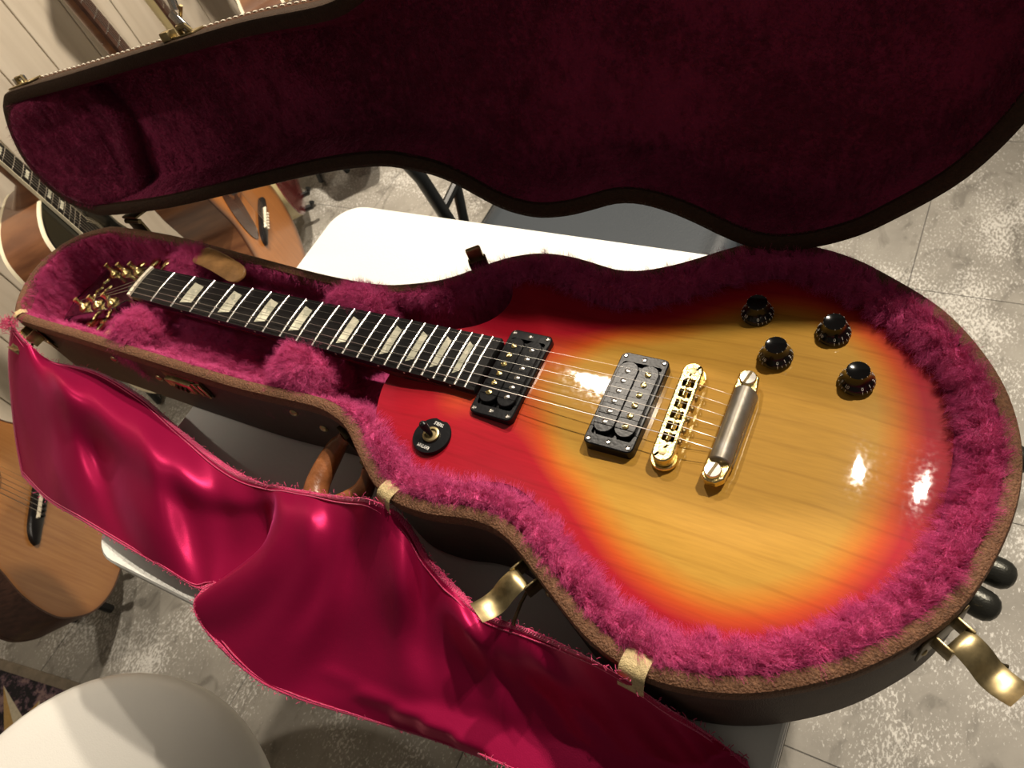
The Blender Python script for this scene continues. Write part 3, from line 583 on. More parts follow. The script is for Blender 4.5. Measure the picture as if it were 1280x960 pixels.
# ------------------------------------------------------------------ satin cover flipped out over the near side
CLOTH = [
 [(-157,-93,-9),(-183,-122,-50),(-197,-156,-95),(-205,-191,-140),(-190,-225,-170)],
 [(-125,-105,-24),(-99,-140,-45),(-94,-181,-85),(-101,-216,-125),(-89,-240,-148)],
 [(-113,-106,-50),(-40,-136,-28),(-26,-173,-66),(-8,-214,-96),(16,-246,-118)],
 [(-52,-96,-62),(20,-143,-38),(22,-181,-82),(57,-215,-96),(105,-251,-105)],
 [(28,-104,-70),(102,-156,-46),(134,-194,-64),(158,-226,-80),(174,-254,-102)],
 [(117,-126,-75),(167,-170,-58),(182,-198,-83),(202,-229,-98),(227,-257,-106)],
 [(199,-143,-75),(219,-171,-76),(228,-187,-92),(236,-215,-104),(241,-249,-107)],
 [(254,-149,-68),(269,-161,-74),(273,-174,-88),(275,-199,-100),(251,-244,-107)],
 [(284,-148,-60),(303,-166,-50),(309,-187,-54),(304,-216,-62),(251,-269,-86)],
 [(328,-145,-50),(354,-173,-38),(356,-205,-52),(324,-252,-80),(274,-288,-103)],
 [(378,-143,-34),(384,-175,-46),(381,-218,-70),(361,-262,-92),(332,-301,-112)],
 [(420,-144,-12),(408,-176,-56),(408,-218,-82),(399,-257,-105),(378,-300,-120)],
 [(443,-144,-34),(456,-186,-44),(454,-222,-82),(455,-256,-106),(439,-290,-128)],
 [(468,-161,-54),(476,-188,-74),(487,-219,-94),(503,-250,-108),(508,-279,-134)],
 [(501,-174,-60),(525,-201,-54),(536,-219,-88),(549,-244,-108),(557,-274,-138)],
 [(537,-185,-55),(554,-202,-66),(566,-218,-92),(582,-239,-109),(599,-272,-142)],
 [(574,-185,-48),(594,-204,-58),(605,-218,-90),(621,-237,-112),(641,-270,-146)],
 [(615,-189,-34),(628,-204,-62),(643,-217,-92),(661,-234,-114),(677,-265,-150)],
 [(657,-197,-12),(665,-203,-52),(676,-213,-86),(692,-228,-120),(710,-255,-155)],
 [(684,-198,-45),(691,-203,-72),(703,-210,-100),(719,-223,-130),(733,-246,-165)],
 [(708,-196,-85),(714,-200,-100),(723,-206,-120),(733,-217,-150),(747,-238,-180)],
 [(738,-199,-125),(740,-202,-135),(746,-208,-150),(750,-217,-175),(761,-233,-190)],
]
rows = [catmull(stn, False, 7) for stn in CLOTH]                       # across
G1 = np.array(rows)                                                       # stations x 29 x 3
G2 = np.stack([catmull(G1[:, k], False, 9) for k in range(G1.shape[1])], 1)
nu, nv = G2.shape[:2]
for a in range(nu):
    for c in range(nv):
        s = c / (nv - 1); e = math.sin(s * pi) ** 0.7
        G2[a, c, 2] += e * (2.2 * math.sin(a * 0.33 + 3 * s) + 1.4 * math.sin(a * 0.71 - 5 * s + 1))
        x, y, z = G2[a, c]
        if TX0 * 1000 - 4 < x < TX1 * 1000 + 4 and y > TY0 * 1000 - 4: G2[a, c, 2] = max(z, -111.0)
ccm = MB().rings([[g(*G2[a, c]) for c in range(nv)] for a in range(nu)], closed=False)
cl_o = gc.part('satin_cover', ccm, M['satin'], angle=180, label='glossy magenta satin dust cover folded out over the table edge')
sd = cl_o.modifiers.new('thickness', 'SOLIDIFY'); sd.thickness = 0.0012; sd.offset = 0
sb = cl_o.modifiers.new('smooth', 'SUBSURF'); sb.levels = 1; sb.render_levels = 1
# overlocked hem: a flat ribbed band plus a raised cord along each edge
def hem(edge, inner):
    E = resample(edge, int(np.sum(np.linalg.norm(np.diff(edge, axis=0), axis=1)) / 1.15), False); I = resample(inner, len(E), False); mb = MB(); rs = []
    for k in range(len(E)):
        d = I[k] - E[k]; d = d / (np.linalg.norm(d) + 1e-9); h = 0.55 if k % 2 else 0.0; j = random.uniform(-0.5, 0.5)
        rs.append([g(*(E[k] - d * (0.9 + j) + [0, 0, 0.2])), g(*(E[k] + d * 0.8 + [0, 0, 1.4 + h])), g(*(E[k] + d * 4.0 + [0, 0, 1.3 + h])), g(*(E[k] + d * 5.4 + [0, 0, 0.5])), g(*(E[k] + d * 4 + [0, 0, -0.8])), g(*(E[k] + d * 0.8 + [0, 0, -0.9]))])
    mb.rings(rs, cap0=True, cap1=True)
    rs = []
    mb2 = [g(*(E[k] + (I[k] - E[k]) / (np.linalg.norm(I[k] - E[k]) + 1e-9) * 8.0 + [0, 0, 0.9])) for k in range(0, len(E), 4)]
    mb.tube(mb2, 0.0007, 5)
    return mb
gc.part('hem', hem(G2[:, 0], G2[:, 3]), M['satin_hem'], cl_o, angle=30); gc.part('hem', hem(G2[:, -1], G2[:, -4]), M['satin_hem'], cl_o, angle=30)
gc.part('hem', hem(G2[0, :], G2[6, :]), M['satin_hem'], cl_o, angle=30)
fr = MB()                                                                  # loose threads at the gathered corner and along the hem
def thread(p, L, up=0.6):
    d = Vector((random.uniform(-1, 1), random.uniform(-1, 1), random.uniform(0, up))).normalized() * L
    fr.tube([p, p + d * 0.5 + Vector((0, 0, 0.0006)), p + d], 0.0003, 4)
for k in range(0, nu, 1):
    for _ in range(2):
        thread(g(*(G2[k, 0] + np.array([random.uniform(-2, 2), random.uniform(-2, 2), 1]))), random.uniform(0.002, 0.005))
        thread(g(*(G2[k, -1] + np.array([random.uniform(-2, 2), random.uniform(-2, 2), 1]))), random.uniform(0.002, 0.004))
for _ in range(160): thread(g(-158 + random.gauss(0, 7), -95 + random.gauss(0, 5), -8 + random.gauss(0, 3)), random.uniform(0.005, 0.011), 1.2)
gc.part('loose_threads', fr, M['satin_hem'], cl_o, kind='stuff')
# tan web loops that tie the cover to the rim
for (x, y, wd) in ((-166, -79, 9), (428, -136, 16), (664, -190, 19)):
    i = int(np.argmin(np.hypot(CO[:, 0] - x, CO[:, 1] - y))); p, o, t = frame_at(i); rs = []
    for b, z in ((-13, -13), (-9, -8.6), (-3, -7.6), (1.5, -8.6), (4.5, -12), (7.5, -18), (10, -27)):
        row = []
        for a, dz in ((-wd / 2, 0), (wd / 2, 0), (wd / 2, -0.9), (-wd / 2, -0.9)): q = p + t * a + o * b; row.append(g(q.x, q.y, z + dz))
        rs.append(row)
    gc.part('web_loop', MB().rings(rs, cap0=True, cap1=True), M['tan_web'], cl_o, label='tan woven loop tying the satin to the rim')

# ================================================================== the electric guitar
eg = Thing('electric_guitar', 'cherry sunburst single-cutaway electric guitar lying in the open case', 'electric guitar', g(600, 0, -72))
BODY = [(362, -28), (364, -45), (372, -66), (386, -87), (409, -104), (438, -113), (468, -110), (495, -98), (520, -92), (545, -98), (575, -119), (610, -142), (645, -157), (680, -164), (715, -161), (750, -146), (780, -121), (802, -86), (814, -45), (817, 0), (814, 45), (802, 86), (780, 121), (750, 146), (715, 161), (680, 164), (645, 156), (612, 138), (580, 115), (550, 102), (525, 98), (500, 104), (475, 116), (452, 126), (432, 127), (417, 119), (425, 108), (435, 93), (438, 76), (430, 57), (412, 43), (385, 33), (362, 28)]
BO = resample(catmull(BODY, True, 10), 420)
def dist_out(P):
    P = np.asarray(P, float).reshape(-1, 2); A = BO; B = np.roll(BO, -1, 0); D = B - A; best = np.full(len(P), 1e9)
    for k in range(0, len(A)):
        t = np.clip(((P - A[k]) @ D[k]) / (D[k] @ D[k]), 0, 1); q = A[k] + t[:, None] * D[k]; best = np.minimum(best, np.hypot(*(P - q).T))
    return best
def top_z(x, d):
    zc = -9.0 + (-15.0 + 9.0) * sstep(430, 600, x); ze = -16.0 + (-23.0 + 16.0) * sstep(390, 620, x)
    return ze + (zc - ze) * sstep(3, 78, d)
def burst_v(P, d):
    x = P[:, 0]; w = 52 + 120 * (1 - sstep(470, 560, x)); return np.clip(d / w, 0, 1)
def inside(P):
    x, y = P[:, 0], P[:, 1]; c = np.zeros(len(P), bool); A = BO; B = np.roll(BO, -1, 0)
    for (x0, y0), (x1, y1) in zip(A, B):
        m = ((y0 > y) != (y1 > y)) & (x < (x1 - x0) * (y - y0) / (y1 - y0 + 1e-12) + x0); c ^= m
    return c
gx, gy = np.meshgrid(np.arange(362, 820, 5.0), np.arange(-166, 168, 5.0)); gp = np.stack([gx.ravel(), gy.ravel()], 1)
gp = gp[inside(gp)]; gp = gp[dist_out(gp) > 3.5]
ring2 = BO + inward(BO, 0) * 1.5
allp = np.vstack([BO, gp]); nb = len(BO)
vs2, ed, fc2, ov, oe, of = delaunay_2d_cdt([Vector(p) for p in allp], [], [list(range(nb))], 1, 1e-5)
V = np.array([[v.x, v.y] for v in vs2]); dV = dist_out(V); dV[dV < 1e-3] = 0
zV = top_z(V[:, 0], dV)
bz = MB(); bz.add([g(x, y, z) for (x, y), z in zip(V, zV)], [list(f) for f in fc2])
# map outline order to triangulated vertices for the sides
idx = [int(np.argmin(np.hypot(V[:, 0] - p[0], V[:, 1] - p[1]))) for p in BO]
zt = zV[idx]; sidev = []
lay = [(0.0, 0.0), (-0.6, -2.2), (-0.9, -4), (-0.9, -44), (0.6, -47)]
NI = inward(BO, 1); base = len(bz.v)
for li, (d, dz) in enumerate(lay[1:]):
    for i in range(nb): bz.v.append(tuple(g(BO[i, 0] + NI[i, 0] * d, BO[i, 1] + NI[i, 1] * d, (zt[i] + dz) if li < 2 else (-72 if li == 3 else -69))))
prev = idx
for li in range(len(lay) - 1):
    cur = [base + li * nb + i for i in range(nb)]
    for i in range(nb): j = (i + 1) % nb; bz.f.append((prev[i], prev[j], cur[j], cur[i]))
    prev = cur
bz.f.append(tuple(prev))
bme = bz.mesh('body', eg.off); at = bme.attributes.new('burst', 'FLOAT', 'POINT'); bv = np.zeros(len(bme.vertices), np.float32); bv[:len(V)] = burst_v(V, dV); at.data.foreach_set('value', bv)
bd = eg.part('body', bme, M['burst'], angle=50, label='carved maple top fading from cherry red edges to honey amber')

def fx(n): return 628.0 * (1 - 2 ** (-n / 12))
def hw(x): return 21.3 + 7.0 * x / fx(22)
def crown(x, y): return 1.15 * (1 - (y / hw(x)) ** 2)
# neck and fretboard
FB1 = 461.0
rs = []
for x in np.linspace(-2, FB1, 40):
    h = hw(x); top = [(y, crown(x, y)) for y in np.linspace(-h, h, 13)]; rs.append([g(x, y, z) for y, z in top] + [g(x, h, -6.0), g(x, -h, -6.0)])
fb = eg.part('fretboard', MB().rings(rs, cap0=True, cap1=True), M['ebony'], angle=30)
rs = []
for x in np.linspace(-6, 440, 24):
    h = hw(x) - 0.3; dp = 17 + 4 * x / 440 + 30 * sstep(330, 420, x); rs.append([g(x, h * math.cos(a), -6 - dp * max(0, math.sin(a)) ** 0.8) for a in np.linspace(0, pi, 14)])
eg.part('neck', MB().rings(rs, cap0=True, cap1=True), M['mahogany'], angle=60)
rs = []
for x in np.linspace(380, FB1, 10):                                     # tongue under the end of the fretboard
    h = hw(x) - 0.6; rs.append([g(x, -h, -6), g(x, h, -6), g(x, h, -17), g(x, -h, -17)])
eg.part('neck_tongue', MB().rings(rs, cap0=True, cap1=True), M['black_lacquer'])
for n in range(1, 23):
    x = fx(n); h = hw(x) - 0.3; rs = []
    for y in np.linspace(-h, h, 11):
        z = crown(x, y); rs.append([g(x + 1.25 * math.cos(a), y, z - 0.1 + 1.15 * math.sin(a)) for a in np.linspace(0, pi, 7)])
    eg.part('fret', MB().rings(rs, closed=True, cap0=True, cap1=True), M['fret_metal'], fb, angle=60)
for n in (3, 5, 7, 9, 12, 15, 17, 19, 21):
    a, b_ = fx(n - 1), fx(n); w = (b_ - a); x0 = a + w * 0.26; x1 = b_ - w * 0.22; hh = hw(a) * 0.64; h2 = hw(a) * 0.50
    def IZ(x, y): return crown(x, y) + 0.12
    rows_ = []
    for s in np.linspace(-1, 1, 7):
        # a trapezoid: the edge towards the nut is longer
        rows_.append([g(x0, s * hh, IZ(x0, s * hh)), g(x1, s * h2, IZ(x1, s * h2)), g(x1, s * h2, IZ(x1, s * h2) - 0.5), g(x0, s * hh, IZ(x0, s * hh) - 0.5)])
    eg.part('inlay', MB().rings(rows_, cap0=True, cap1=True), M['pearl'], fb, angle=30, label='pearl trapezoid inlay')
for n in (3, 5, 7, 9, 12, 12, 15, 17, 19, 21):
    x = (fx(n - 1) + fx(n)) / 2
    eg.part('side_dot', MB().lathe([(0.0011, 0), (0.0009, 0.0003), (0.0002, 0.0004)], g(x, -hw(x), -2.8), Matrix.Rotation(pi / 2, 4, 'X'), 8), M['bone'], fb)
nutp = [[g(x, y, z) for x, z in ((-5.2, -4), (-5.2, 1.7), (-4, 2.6 + crown(0, y)), (-0.6, 2.9 + crown(0, y)), (0, 2.4 + crown(0, y)), (0, -4))] for y in np.linspace(-21.4, 21.4, 11)]
eg.part('nut', MB().rings(nutp, cap0=True, cap1=True), M['bone'], angle=30)
# headstock, tilted back 17 degrees
HT = math.radians(17)
def hs(s, y, h): return g(-4 - s * math.cos(HT) + h * math.sin(HT), y, -6.5 - s * math.sin(HT) + h * math.cos(HT))
hout = [(0, -21), (12, -22), (22, -27), (32, -33), (45, -35), (75, -37.5), (110, -40), (150, -43), (168, -44), (174, -38), (176, -25), (173, -10), (170, 0), (173, 10), (176, 25), (174, 38), (168, 44), (150, 43), (110, 40), (75, 37.5), (45, 35), (32, 33), (22, 27), (12, 22), (0, 21)]
ho = resample(catmull(hout, False, 6), 110, False); hi = offset(ho, 0.8 if area2(ho) > 0 else 0.8)
hmb = MB().rings([[hs(a, b_, -14) for a, b_ in ho], [hs(a, b_, -1) for a, b_ in ho], [hs(a, b_, 0) for a, b_ in hi]], cap0=True, cap1=True)
hd_ = eg.part('headstock', hmb, M['black_lacquer'], label='black-faced headstock with dark red sides')
trc = [(6, -8), (20, -10), (32, -7), (40, 0), (32, 7), (20, 10), (6, 8)]
eg.part('truss_rod_cover', MB().rings([[hs(a, b_, 0) for a, b_ in trc], [hs(a, b_, 1.6) for a, b_ in trc]], cap0=True, cap1=True), M['black_plastic'], hd_)
lg_ = MB(); lgp = catmull([(128, -22), (134, -15), (128, -9), (135, -2), (127, 4), (134, 11), (129, 18), (136, 24)], False, 6)
lg_.tube([hs(a, b_, 0.4) for a, b_ in lgp], 0.0009, 5); lg_.tube([hs(104 + 3 * math.sin(k), -6 + k * 2.4, 0.4) for k in range(6)], 0.0008, 5)
eg.part('headstock_inlay', lg_, M['gold'], hd_, label='gold script across the headstock')
posts = []
Mh = Matrix.Rotation(-HT, 4, 'Y') if False else Matrix(((math.cos(HT), 0, math.sin(HT), 0), (0, 1, 0, 0), (-math.sin(HT) * -1, 0, math.cos(HT), 0), (0, 0, 0, 1)))
ex = Vector((-math.cos(HT), 0, -math.sin(HT))); ez = Vector((math.sin(HT), 0, math.cos(HT))); ez = Vector((-math.sin(HT), 0, math.cos(HT)))
def hs(s, y, h): p = ex * s + ez * h; return g(-4 + p.x, y, -6.5 + p.z)
Mh = Matrix(((-ex.x, 0, ez.x, 0), (0, 1, 0, 0), (-ex.z, 0, ez.z, 0), (0, 0, 0, 1)))
for side in (-1, 1):
    for k, s in enumerate((48, 87, 126)):
        y = side * (24.5 + 2.2 * k)
        tn = eg.part('tuner', MB().lathe([(0.0062, -0.014), (0.0078, 0.0), (0.0078, 0.0015), (0.0062, 0.003), (0.004, 0.0045), (0.0032, 0.006), (0.0026, 0.011), (0.0032, 0.0135), (0.0034, 0.0155), (0.002, 0.016)], hs(s, y, 0), Mh, 16), M['gold'])
        eg.part('tuner_housing', MB().box(hs(s, y + side * 4, -18), (0.014, 0.022, 0.008), Mh, 0.002), M['gold'], tn)
        eg.part('tuner_shaft', MB().tube([hs(s, y + side * 12, -18), hs(s, y + side * 27, -18)], 0.0022, 8), M['gold'], tn)
        bt = catmull([(-2, 0), (0, 5), (5, 8), (12, 8.5), (17, 6), (18.5, 0), (17, -6), (12, -8.5), (5, -8), (0, -5)], True, 4)
        rs = []
        for sc, hh in ((0.7, -3.0), (1, -1.4), (1, 1.4), (0.7, 3.0)):
            rs.append([hs(s + b_ * sc, y + side * (26 + 8 + (a - 8) * sc), -18 + hh) for a, b_ in bt])
        eg.part('tuner_button', MB().rings(rs, cap0=True, cap1=True), M['gold'], tn, angle=60)
        posts.append((side, k, s, y))

# pickups
def pickup(x0, x1, zr, zb, screws_left, zbody):
    cx = (x0 + x1) / 2; w = x1 - x0; rr = rrect(w, 90, 5, 4, (cx, 0)); hole = rrect(w - 7.5, 72, 2.5, 4, (cx, 0))
    top_o = offset(rr, 0.9); mb = MB()
    mb.rings([[g(a, b_, zbody) for a, b_ in rr], [g(a, b_, zr - 0.8) for a, b_ in rr], [g(a, b_, zr) for a, b_ in top_o], [g(a, b_, zr) for a, b_ in hole], [g(a, b_, zbody + 0.4) for a, b_ in hole]], loop=True)
    po = eg.part('pickup', mb, M['black_plastic'], label='black open-coil pickup in a black ring')
    eg.part('pickup_base', MB().prism([(a / 1000, b_ / 1000) for a, b_ in rrect(w - 8, 71, 2, 3, (cx, 0))], Z0 + zbody / 1000, Z0 + (zr - 3.2) / 1000), M['black_plastic'], po)
    for sd_ in (-1, 1):
        bw = 17.2; bx = cx + sd_ * 8.75
        ol = [(bx + bw / 2 * math.cos(t), 34.5 - bw / 2 + bw / 2 * math.sin(t)) for t in np.linspace(0, pi, 13)] + [(bx + bw / 2 * math.cos(t), -34.5 + bw / 2 + bw / 2 * math.sin(t)) for t in np.linspace(pi, 2 * pi, 13)]
        eg.part('bobbin', MB().rings([[g(a, b_, zr - 6) for a, b_ in ol], [g(a, b_, zb - 0.6) for a, b_ in ol], [g(a, b_, zb) for a, b_ in offset(ol, 0.6)]], cap0=True, cap1=True), M['bobbin_black'], po)
        scr = (sd_ < 0) == screws_left
        for k in range(6):
            y = -25 + 10 * k
            if scr:
                pp = MB().lathe([(0.0026, 0), (0.0026, 0.0008), (0.0018, 0.0014), (0.0006, 0.0016)], g(bx, y, zb - 0.2), n=12); pp.box(g(bx, y, zb + 1.32), (0.0046, 0.0007, 0.0005), Matrix.Rotation(0.5 + k, 4, 'Z'))
                eg.part('pole_screw', pp, M['gold'], po)
            else: eg.part('pole_slug', MB().lathe([(0.0024, 0), (0.0024, 0.0004), (0.002, 0.0007), (0.0005, 0.0008)], g(bx, y, zb - 0.2), n=12), M['nickel'], po)
    for a, b_ in ((x0 + 4, 41), (x1 - 4, 41), (x0 + 4, -41), (x1 - 4, -41), (cx, 40), (cx, -40)):
        eg.part('ring_screw', MB().lathe([(0.0021, 0), (0.0022, 0.0005), (0.0014, 0.0011), (0.0012, 0.0004), (0.0002, 0.0004)], g(a, b_, zr - 0.2), n=12), M['nickel'], po)
pickup(462, 503, -6.0, -2.8, True, -13.5)
pickup(568, 609, -5.0, -2.2, False, -17.0)

# bridge
ZS = 2.4
bo = [(630 + 8 * math.cos(t), 37 + 8 * math.sin(t)) for t in np.linspace(0, pi, 11)] + [(632 + 8 * math.cos(t), -38 + 8 * math.sin(t)) for t in np.linspace(pi, 2 * pi, 11)]
bh = [(635.5, 30), (625.8, 30), (627.3, -31), (637, -31)]
bh2 = resample(bh, 22); bo_ = np.array(bo)
# match hole ring start near the outline's start
k0 = int(np.argmin(np.hypot(bh2[:, 0] - bo_[0, 0], bh2[:, 1] - bo_[0, 1]))); bh2 = np.roll(bh2, -k0, 0)
zbt, zbb = -0.6, -9.5
bmb = MB().rings([[g(a, b_, zbb) for a, b_ in bo_], [g(a, b_, zbt - 1) for a, b_ in bo_], [g(a, b_, zbt) for a, b_ in offset(bo_, 1.0)], [g(a, b_, zbt) for a, b_ in bh2], [g(a, b_, zbb) for a, b_ in bh2]], loop=True)
br = eg.part('bridge', bmb, M['gold'], label='gold six-saddle bridge')
eg.part('bridge_floor', MB().prism([(a / 1000, b_ / 1000) for a, b_ in rrect(11, 64, 1, 2, (631.2, 0))], Z0 - 0.0095, Z0 - 0.0078), M['bronze_dark'], br)
for y, x in ((37, 630), (-38, 632)):
    eg.part('thumbwheel', MB().lathe([(0.0098, -0.0), (0.0104, 0.0008), (0.0104, 0.0022), (0.0098, 0.003)], g(x, y, -13.4), n=24), M['gold'], br)
    eg.part('bridge_post', MB().lathe([(0.0045, -0.006), (0.0045, 0.007)], g(x, y, -13), n=14), M['gold'], br)
    eg.part('post_screw', MB().lathe([(0.0032, 0), (0.0030, 0.0005), (0.0012, 0.0007)], g(x, y, zbt - 0.1), n=14), M['brass_old'], br)
YB = [-25.2 + 10.1 * k for k in range(6)]
for k in range(7):
    y = -30.25 + 10.1 * k; xo = 631.2 - 0.0247 * y
    eg.part('bridge_rib', MB().box(g(xo, y, -4.2), (0.0102, 0.0026, 0.0074)), M['gold'], br)
for k, y in enumerate(YB):
    x = 629.6 + (5 - k) * 0.45 + (0.8 if k % 3 else 0)
    sm_ = MB().rings([[g(x - 2.4, y + s, -7.8), g(x - 2.4, y + s, -1.2), g(x - 0.2, y + s, ZS - 0.5), g(x + 0.3, y + s, ZS - 0.5), g(x + 2.4, y + s, -1.2), g(x + 2.4, y + s, -7.8)] for s in (-3.5, -0.6, 0.6, 3.5)], cap0=True, cap1=True)
    sa = eg.part('saddle', sm_, M['gold'], br, angle=20)
    eg.part('saddle_screw', MB().lathe([(0.0018, 0), (0.0023, 0.0004), (0.0023, 0.0016), (0.0012, 0.0022)], g(639.4 - 0.02 * y, y, -4.5), Matrix.Rotation(pi / 2, 4, 'Y'), 12), M['brass_old'], sa)

# tailpiece with a dull metal sleeve over its bar
tbase = [(664, 31), (664, 46), (667, 49.5), (674, 49.5), (679.5, 45), (681.5, 30), (682, -30), (680, -46), (675, -50.5), (667, -50), (663.5, -46), (664, -31)]
tl = eg.part('tailpiece', MB().rings([[g(a, b_, -9.5) for a, b_ in tbase], [g(a, b_, -3.6) for a, b_ in tbase], [g(a, b_, -2.6) for a, b_ in offset(tbase, 1.0)]], cap0=True, cap1=True), M['gold'], label='gold tailpiece bar under a dull grey sleeve')
rs = []
for y in (-33.5, -32.6, 30.8, 31.6):
    e = 0.6 if abs(y) > 32.7 or y > 31 else 0.0; rs.append([g(673 + (9.4 - e) * math.cos(a), y, -9.2 + (13.2 - e) * math.sin(a)) for a in np.linspace(-0.05, pi + 0.05, 20)])
eg.part('tailpiece_sleeve', MB().rings(rs, cap0=True, cap1=True), M['steel_dull'], tl, angle=30, label='dull grey metal sleeve')
for x, y in ((672, 41.2), (671, -42.2)):
    sb_ = MB().lathe([(0.0048, -0.016), (0.0048, -0.004), (0.0062, -0.0035), (0.0064, 0.0002), (0.0058, 0.0010), (0.0002, 0.0012)], g(x, y, -0.4), n=24)
    sd2 = eg.part('tailpiece_stud', sb_, M['nickel'], tl)
    eg.part('stud_slot', MB().box(g(x, y, 0.72), (0.0022, 0.0118, 0.0006), Matrix.Rotation(-0.25, 4, 'Z')), M['bronze_dark'], sd2)

# strings
gau = [0.62, 0.50, 0.40, 0.26, 0.20, 0.16]
for k in range(6):
    yn = -17.4 + 6.95 * k; yb = YB[k]; xb = 629.6 + (5 - k) * 0.45 + (0.8 if k % 3 else 0); yt = yb * 0.97
    side = -1 if k < 3 else 1; kk_ = k if k < 3 else 5 - k; pst = [q for q in posts if q[0] == side and q[1] == kk_][0]
    r = gau[k] / 1000 * 0.62
    end = hs(pst[2], pst[3] - side * 3.0, 9.0)
    pth = [end, g(-5, yn, 2.9 + crown(0, yn) + r * 1000), g(0, yn, 3.0 + crown(0, yn)), g(xb, yb, ZS + 0.1), g(665.5, yt, -3.4 + 0.2), g(668, yt, -6)]
    so = MB(); fine = []
    for a, b_ in zip(pth[:-1], pth[1:]):
        fine += [a + (b_ - a) * 0.0, a + (b_ - a) * 0.5]
    so.tube(fine + [pth[-1]], r, 6)
    ps_ = Vector(end); wr = [hs(pst[2] + 3.1 * math.cos(t), pst[3] + 3.1 * math.sin(t), 9 - t * 0.16) for t in np.linspace(0, 6 * pi, 40)]
    so.tube(wr, r, 5)
    eg.part('string', so, M['string_steel'])

# knobs with numerals
knob_p = [(0.0126, 0.0), (0.0130, 0.0006), (0.0129, 0.0022), (0.0118, 0.0042), (0.0100, 0.0068), (0.0087, 0.0096), (0.0082, 0.0125), (0.0082, 0.0148), (0.0078, 0.0153), (0.0072, 0.0150), (0.0002, 0.0148)]
for (x, y, rot) in ((658, 115, -1.25), (719, 108, -1.30), (684, 74, -1.22), (745, 66, -1.05)):
    dk = dist_out([(x, y)])[0]; zk = float(top_z(np.array([x]), np.array([dk]))[0]) + 2.6
    kn = eg.part('knob', MB().lathe(knob_p, g(x, y, zk), n=40), M['knob_black'], angle=35, label='black bell-shaped knob numbered 0 to 10')
    eg.part('knob_shaft', MB().lathe([(0.004, -0.006), (0.004, 0.001)], g(x, y, zk), n=12), M['brass_old'], kn)
    nm = MB()
    sl = math.atan2(0.0046, 0.0029)                                         # skirt slope
    for n in range(11):
        th = rot + n * math.radians(300) / 11.0 - 0.0
        th = rot + n * 0.53
        er = Vector((math.cos(th), math.sin(th), 0)); et = Vector((-math.sin(th), math.cos(th), 0)); dn = (er * 0.0029 + Vector((0, 0, -0.0046))).normalized() if False else (er * 0.62 + Vector((0, 0, -0.78))).normalized()
        nn_ = et.cross(-dn).normalized()
        pc = g(x, y, zk) + er * 0.01105 + Vector((0, 0, 0.0056))
        Mt_ = Matrix(((et.x, -dn.x, nn_.x, pc.x + nn_.x * 0.0002), (et.y, -dn.y, nn_.y, pc.y + nn_.y * 0.0002), (et.z, -dn.z, nn_.z, pc.z + nn_.z * 0.0002), (0, 0, 0, 1)))
        merge(nm, text_mb(str(n), 0.0036), Mt_)
        for q in (0, 0.5):
            t2 = th + q * 0.53
            if n == 10 and q: continue
            er = Vector((math.cos(t2), math.sin(t2), 0)); a = g(x, y, zk) + er * 0.01245 + Vector((0, 0, 0.0034)); b_ = g(x, y, zk) + er * 0.01305 + Vector((0, 0, 0.0012 if q == 0 else 0.0018))
            nm.tube([a, b_], 0.00022, 4)
    for q in range(11):
        t2 = rot + q * 0.53; er = Vector((math.cos(t2), math.sin(t2), 0)); nm.tube([g(x, y, zk) + er * 0.0080 + Vector((0, 0, 0.01525)), g(x, y, zk) + er * 0.00835 + Vector((0, 0, 0.0146))], 0.00022, 4)
    eg.part('numerals', nm, M['white_print'], kn, angle=None, label='white numerals 0 to 10 and ticks')

# selector switch
sx_, sy_ = 439, -74; zk = -12.0
sw = eg.part('selector_switch', MB().lathe([(0.0172, -0.0034), (0.0174, 0.0004), (0.0170, 0.0010), (0.0062, 0.0012)], g(sx_, sy_, zk), n=48), M['black_plastic'], label='black round selector plate reading TREBLE and RHYTHM')
eg.part('switch_nut', MB().lathe([(0.0072, 0.0008), (0.0076, 0.0014), (0.0074, 0.0030), (0.0062, 0.0036), (0.0050, 0.0034), (0.0046, 0.0018)], g(sx_, sy_, zk), n=30), M['brass_old'], sw)
eg.part('switch_tip', MB().tube([g(sx_, sy_, zk + 2.5), g(sx_ - 3.0, sy_ + 1.2, zk + 8), g(sx_ - 5.2, sy_ + 2.2, zk + 13.5), g(sx_ - 5.8, sy_ + 2.5, zk + 15)], [0.002, 0.0031, 0.0036, 0.0022], 14), M['black_plastic'], sw)
lt = MB()
for s, yy in (('TREBLE', 11.6), ('RHYTHM', -11.6)):
    pc = g(sx_ + (1.5 if yy > 0 else -1.5), sy_ + yy, zk + 1.15); a = pi - 0.10
    lt_M = Matrix.Translation(pc) @ Matrix.Rotation(a, 4, 'Z') @ Matrix.Diagonal((0.85, 1.25, 1, 1))
    merge(lt, text_mb(s, 0.0036), lt_M)
eg.part('switch_lettering', lt, M['white_print'], sw, angle=None, label='white words TREBLE and RHYTHM')
for x, y in ((362, -40),):
    pass

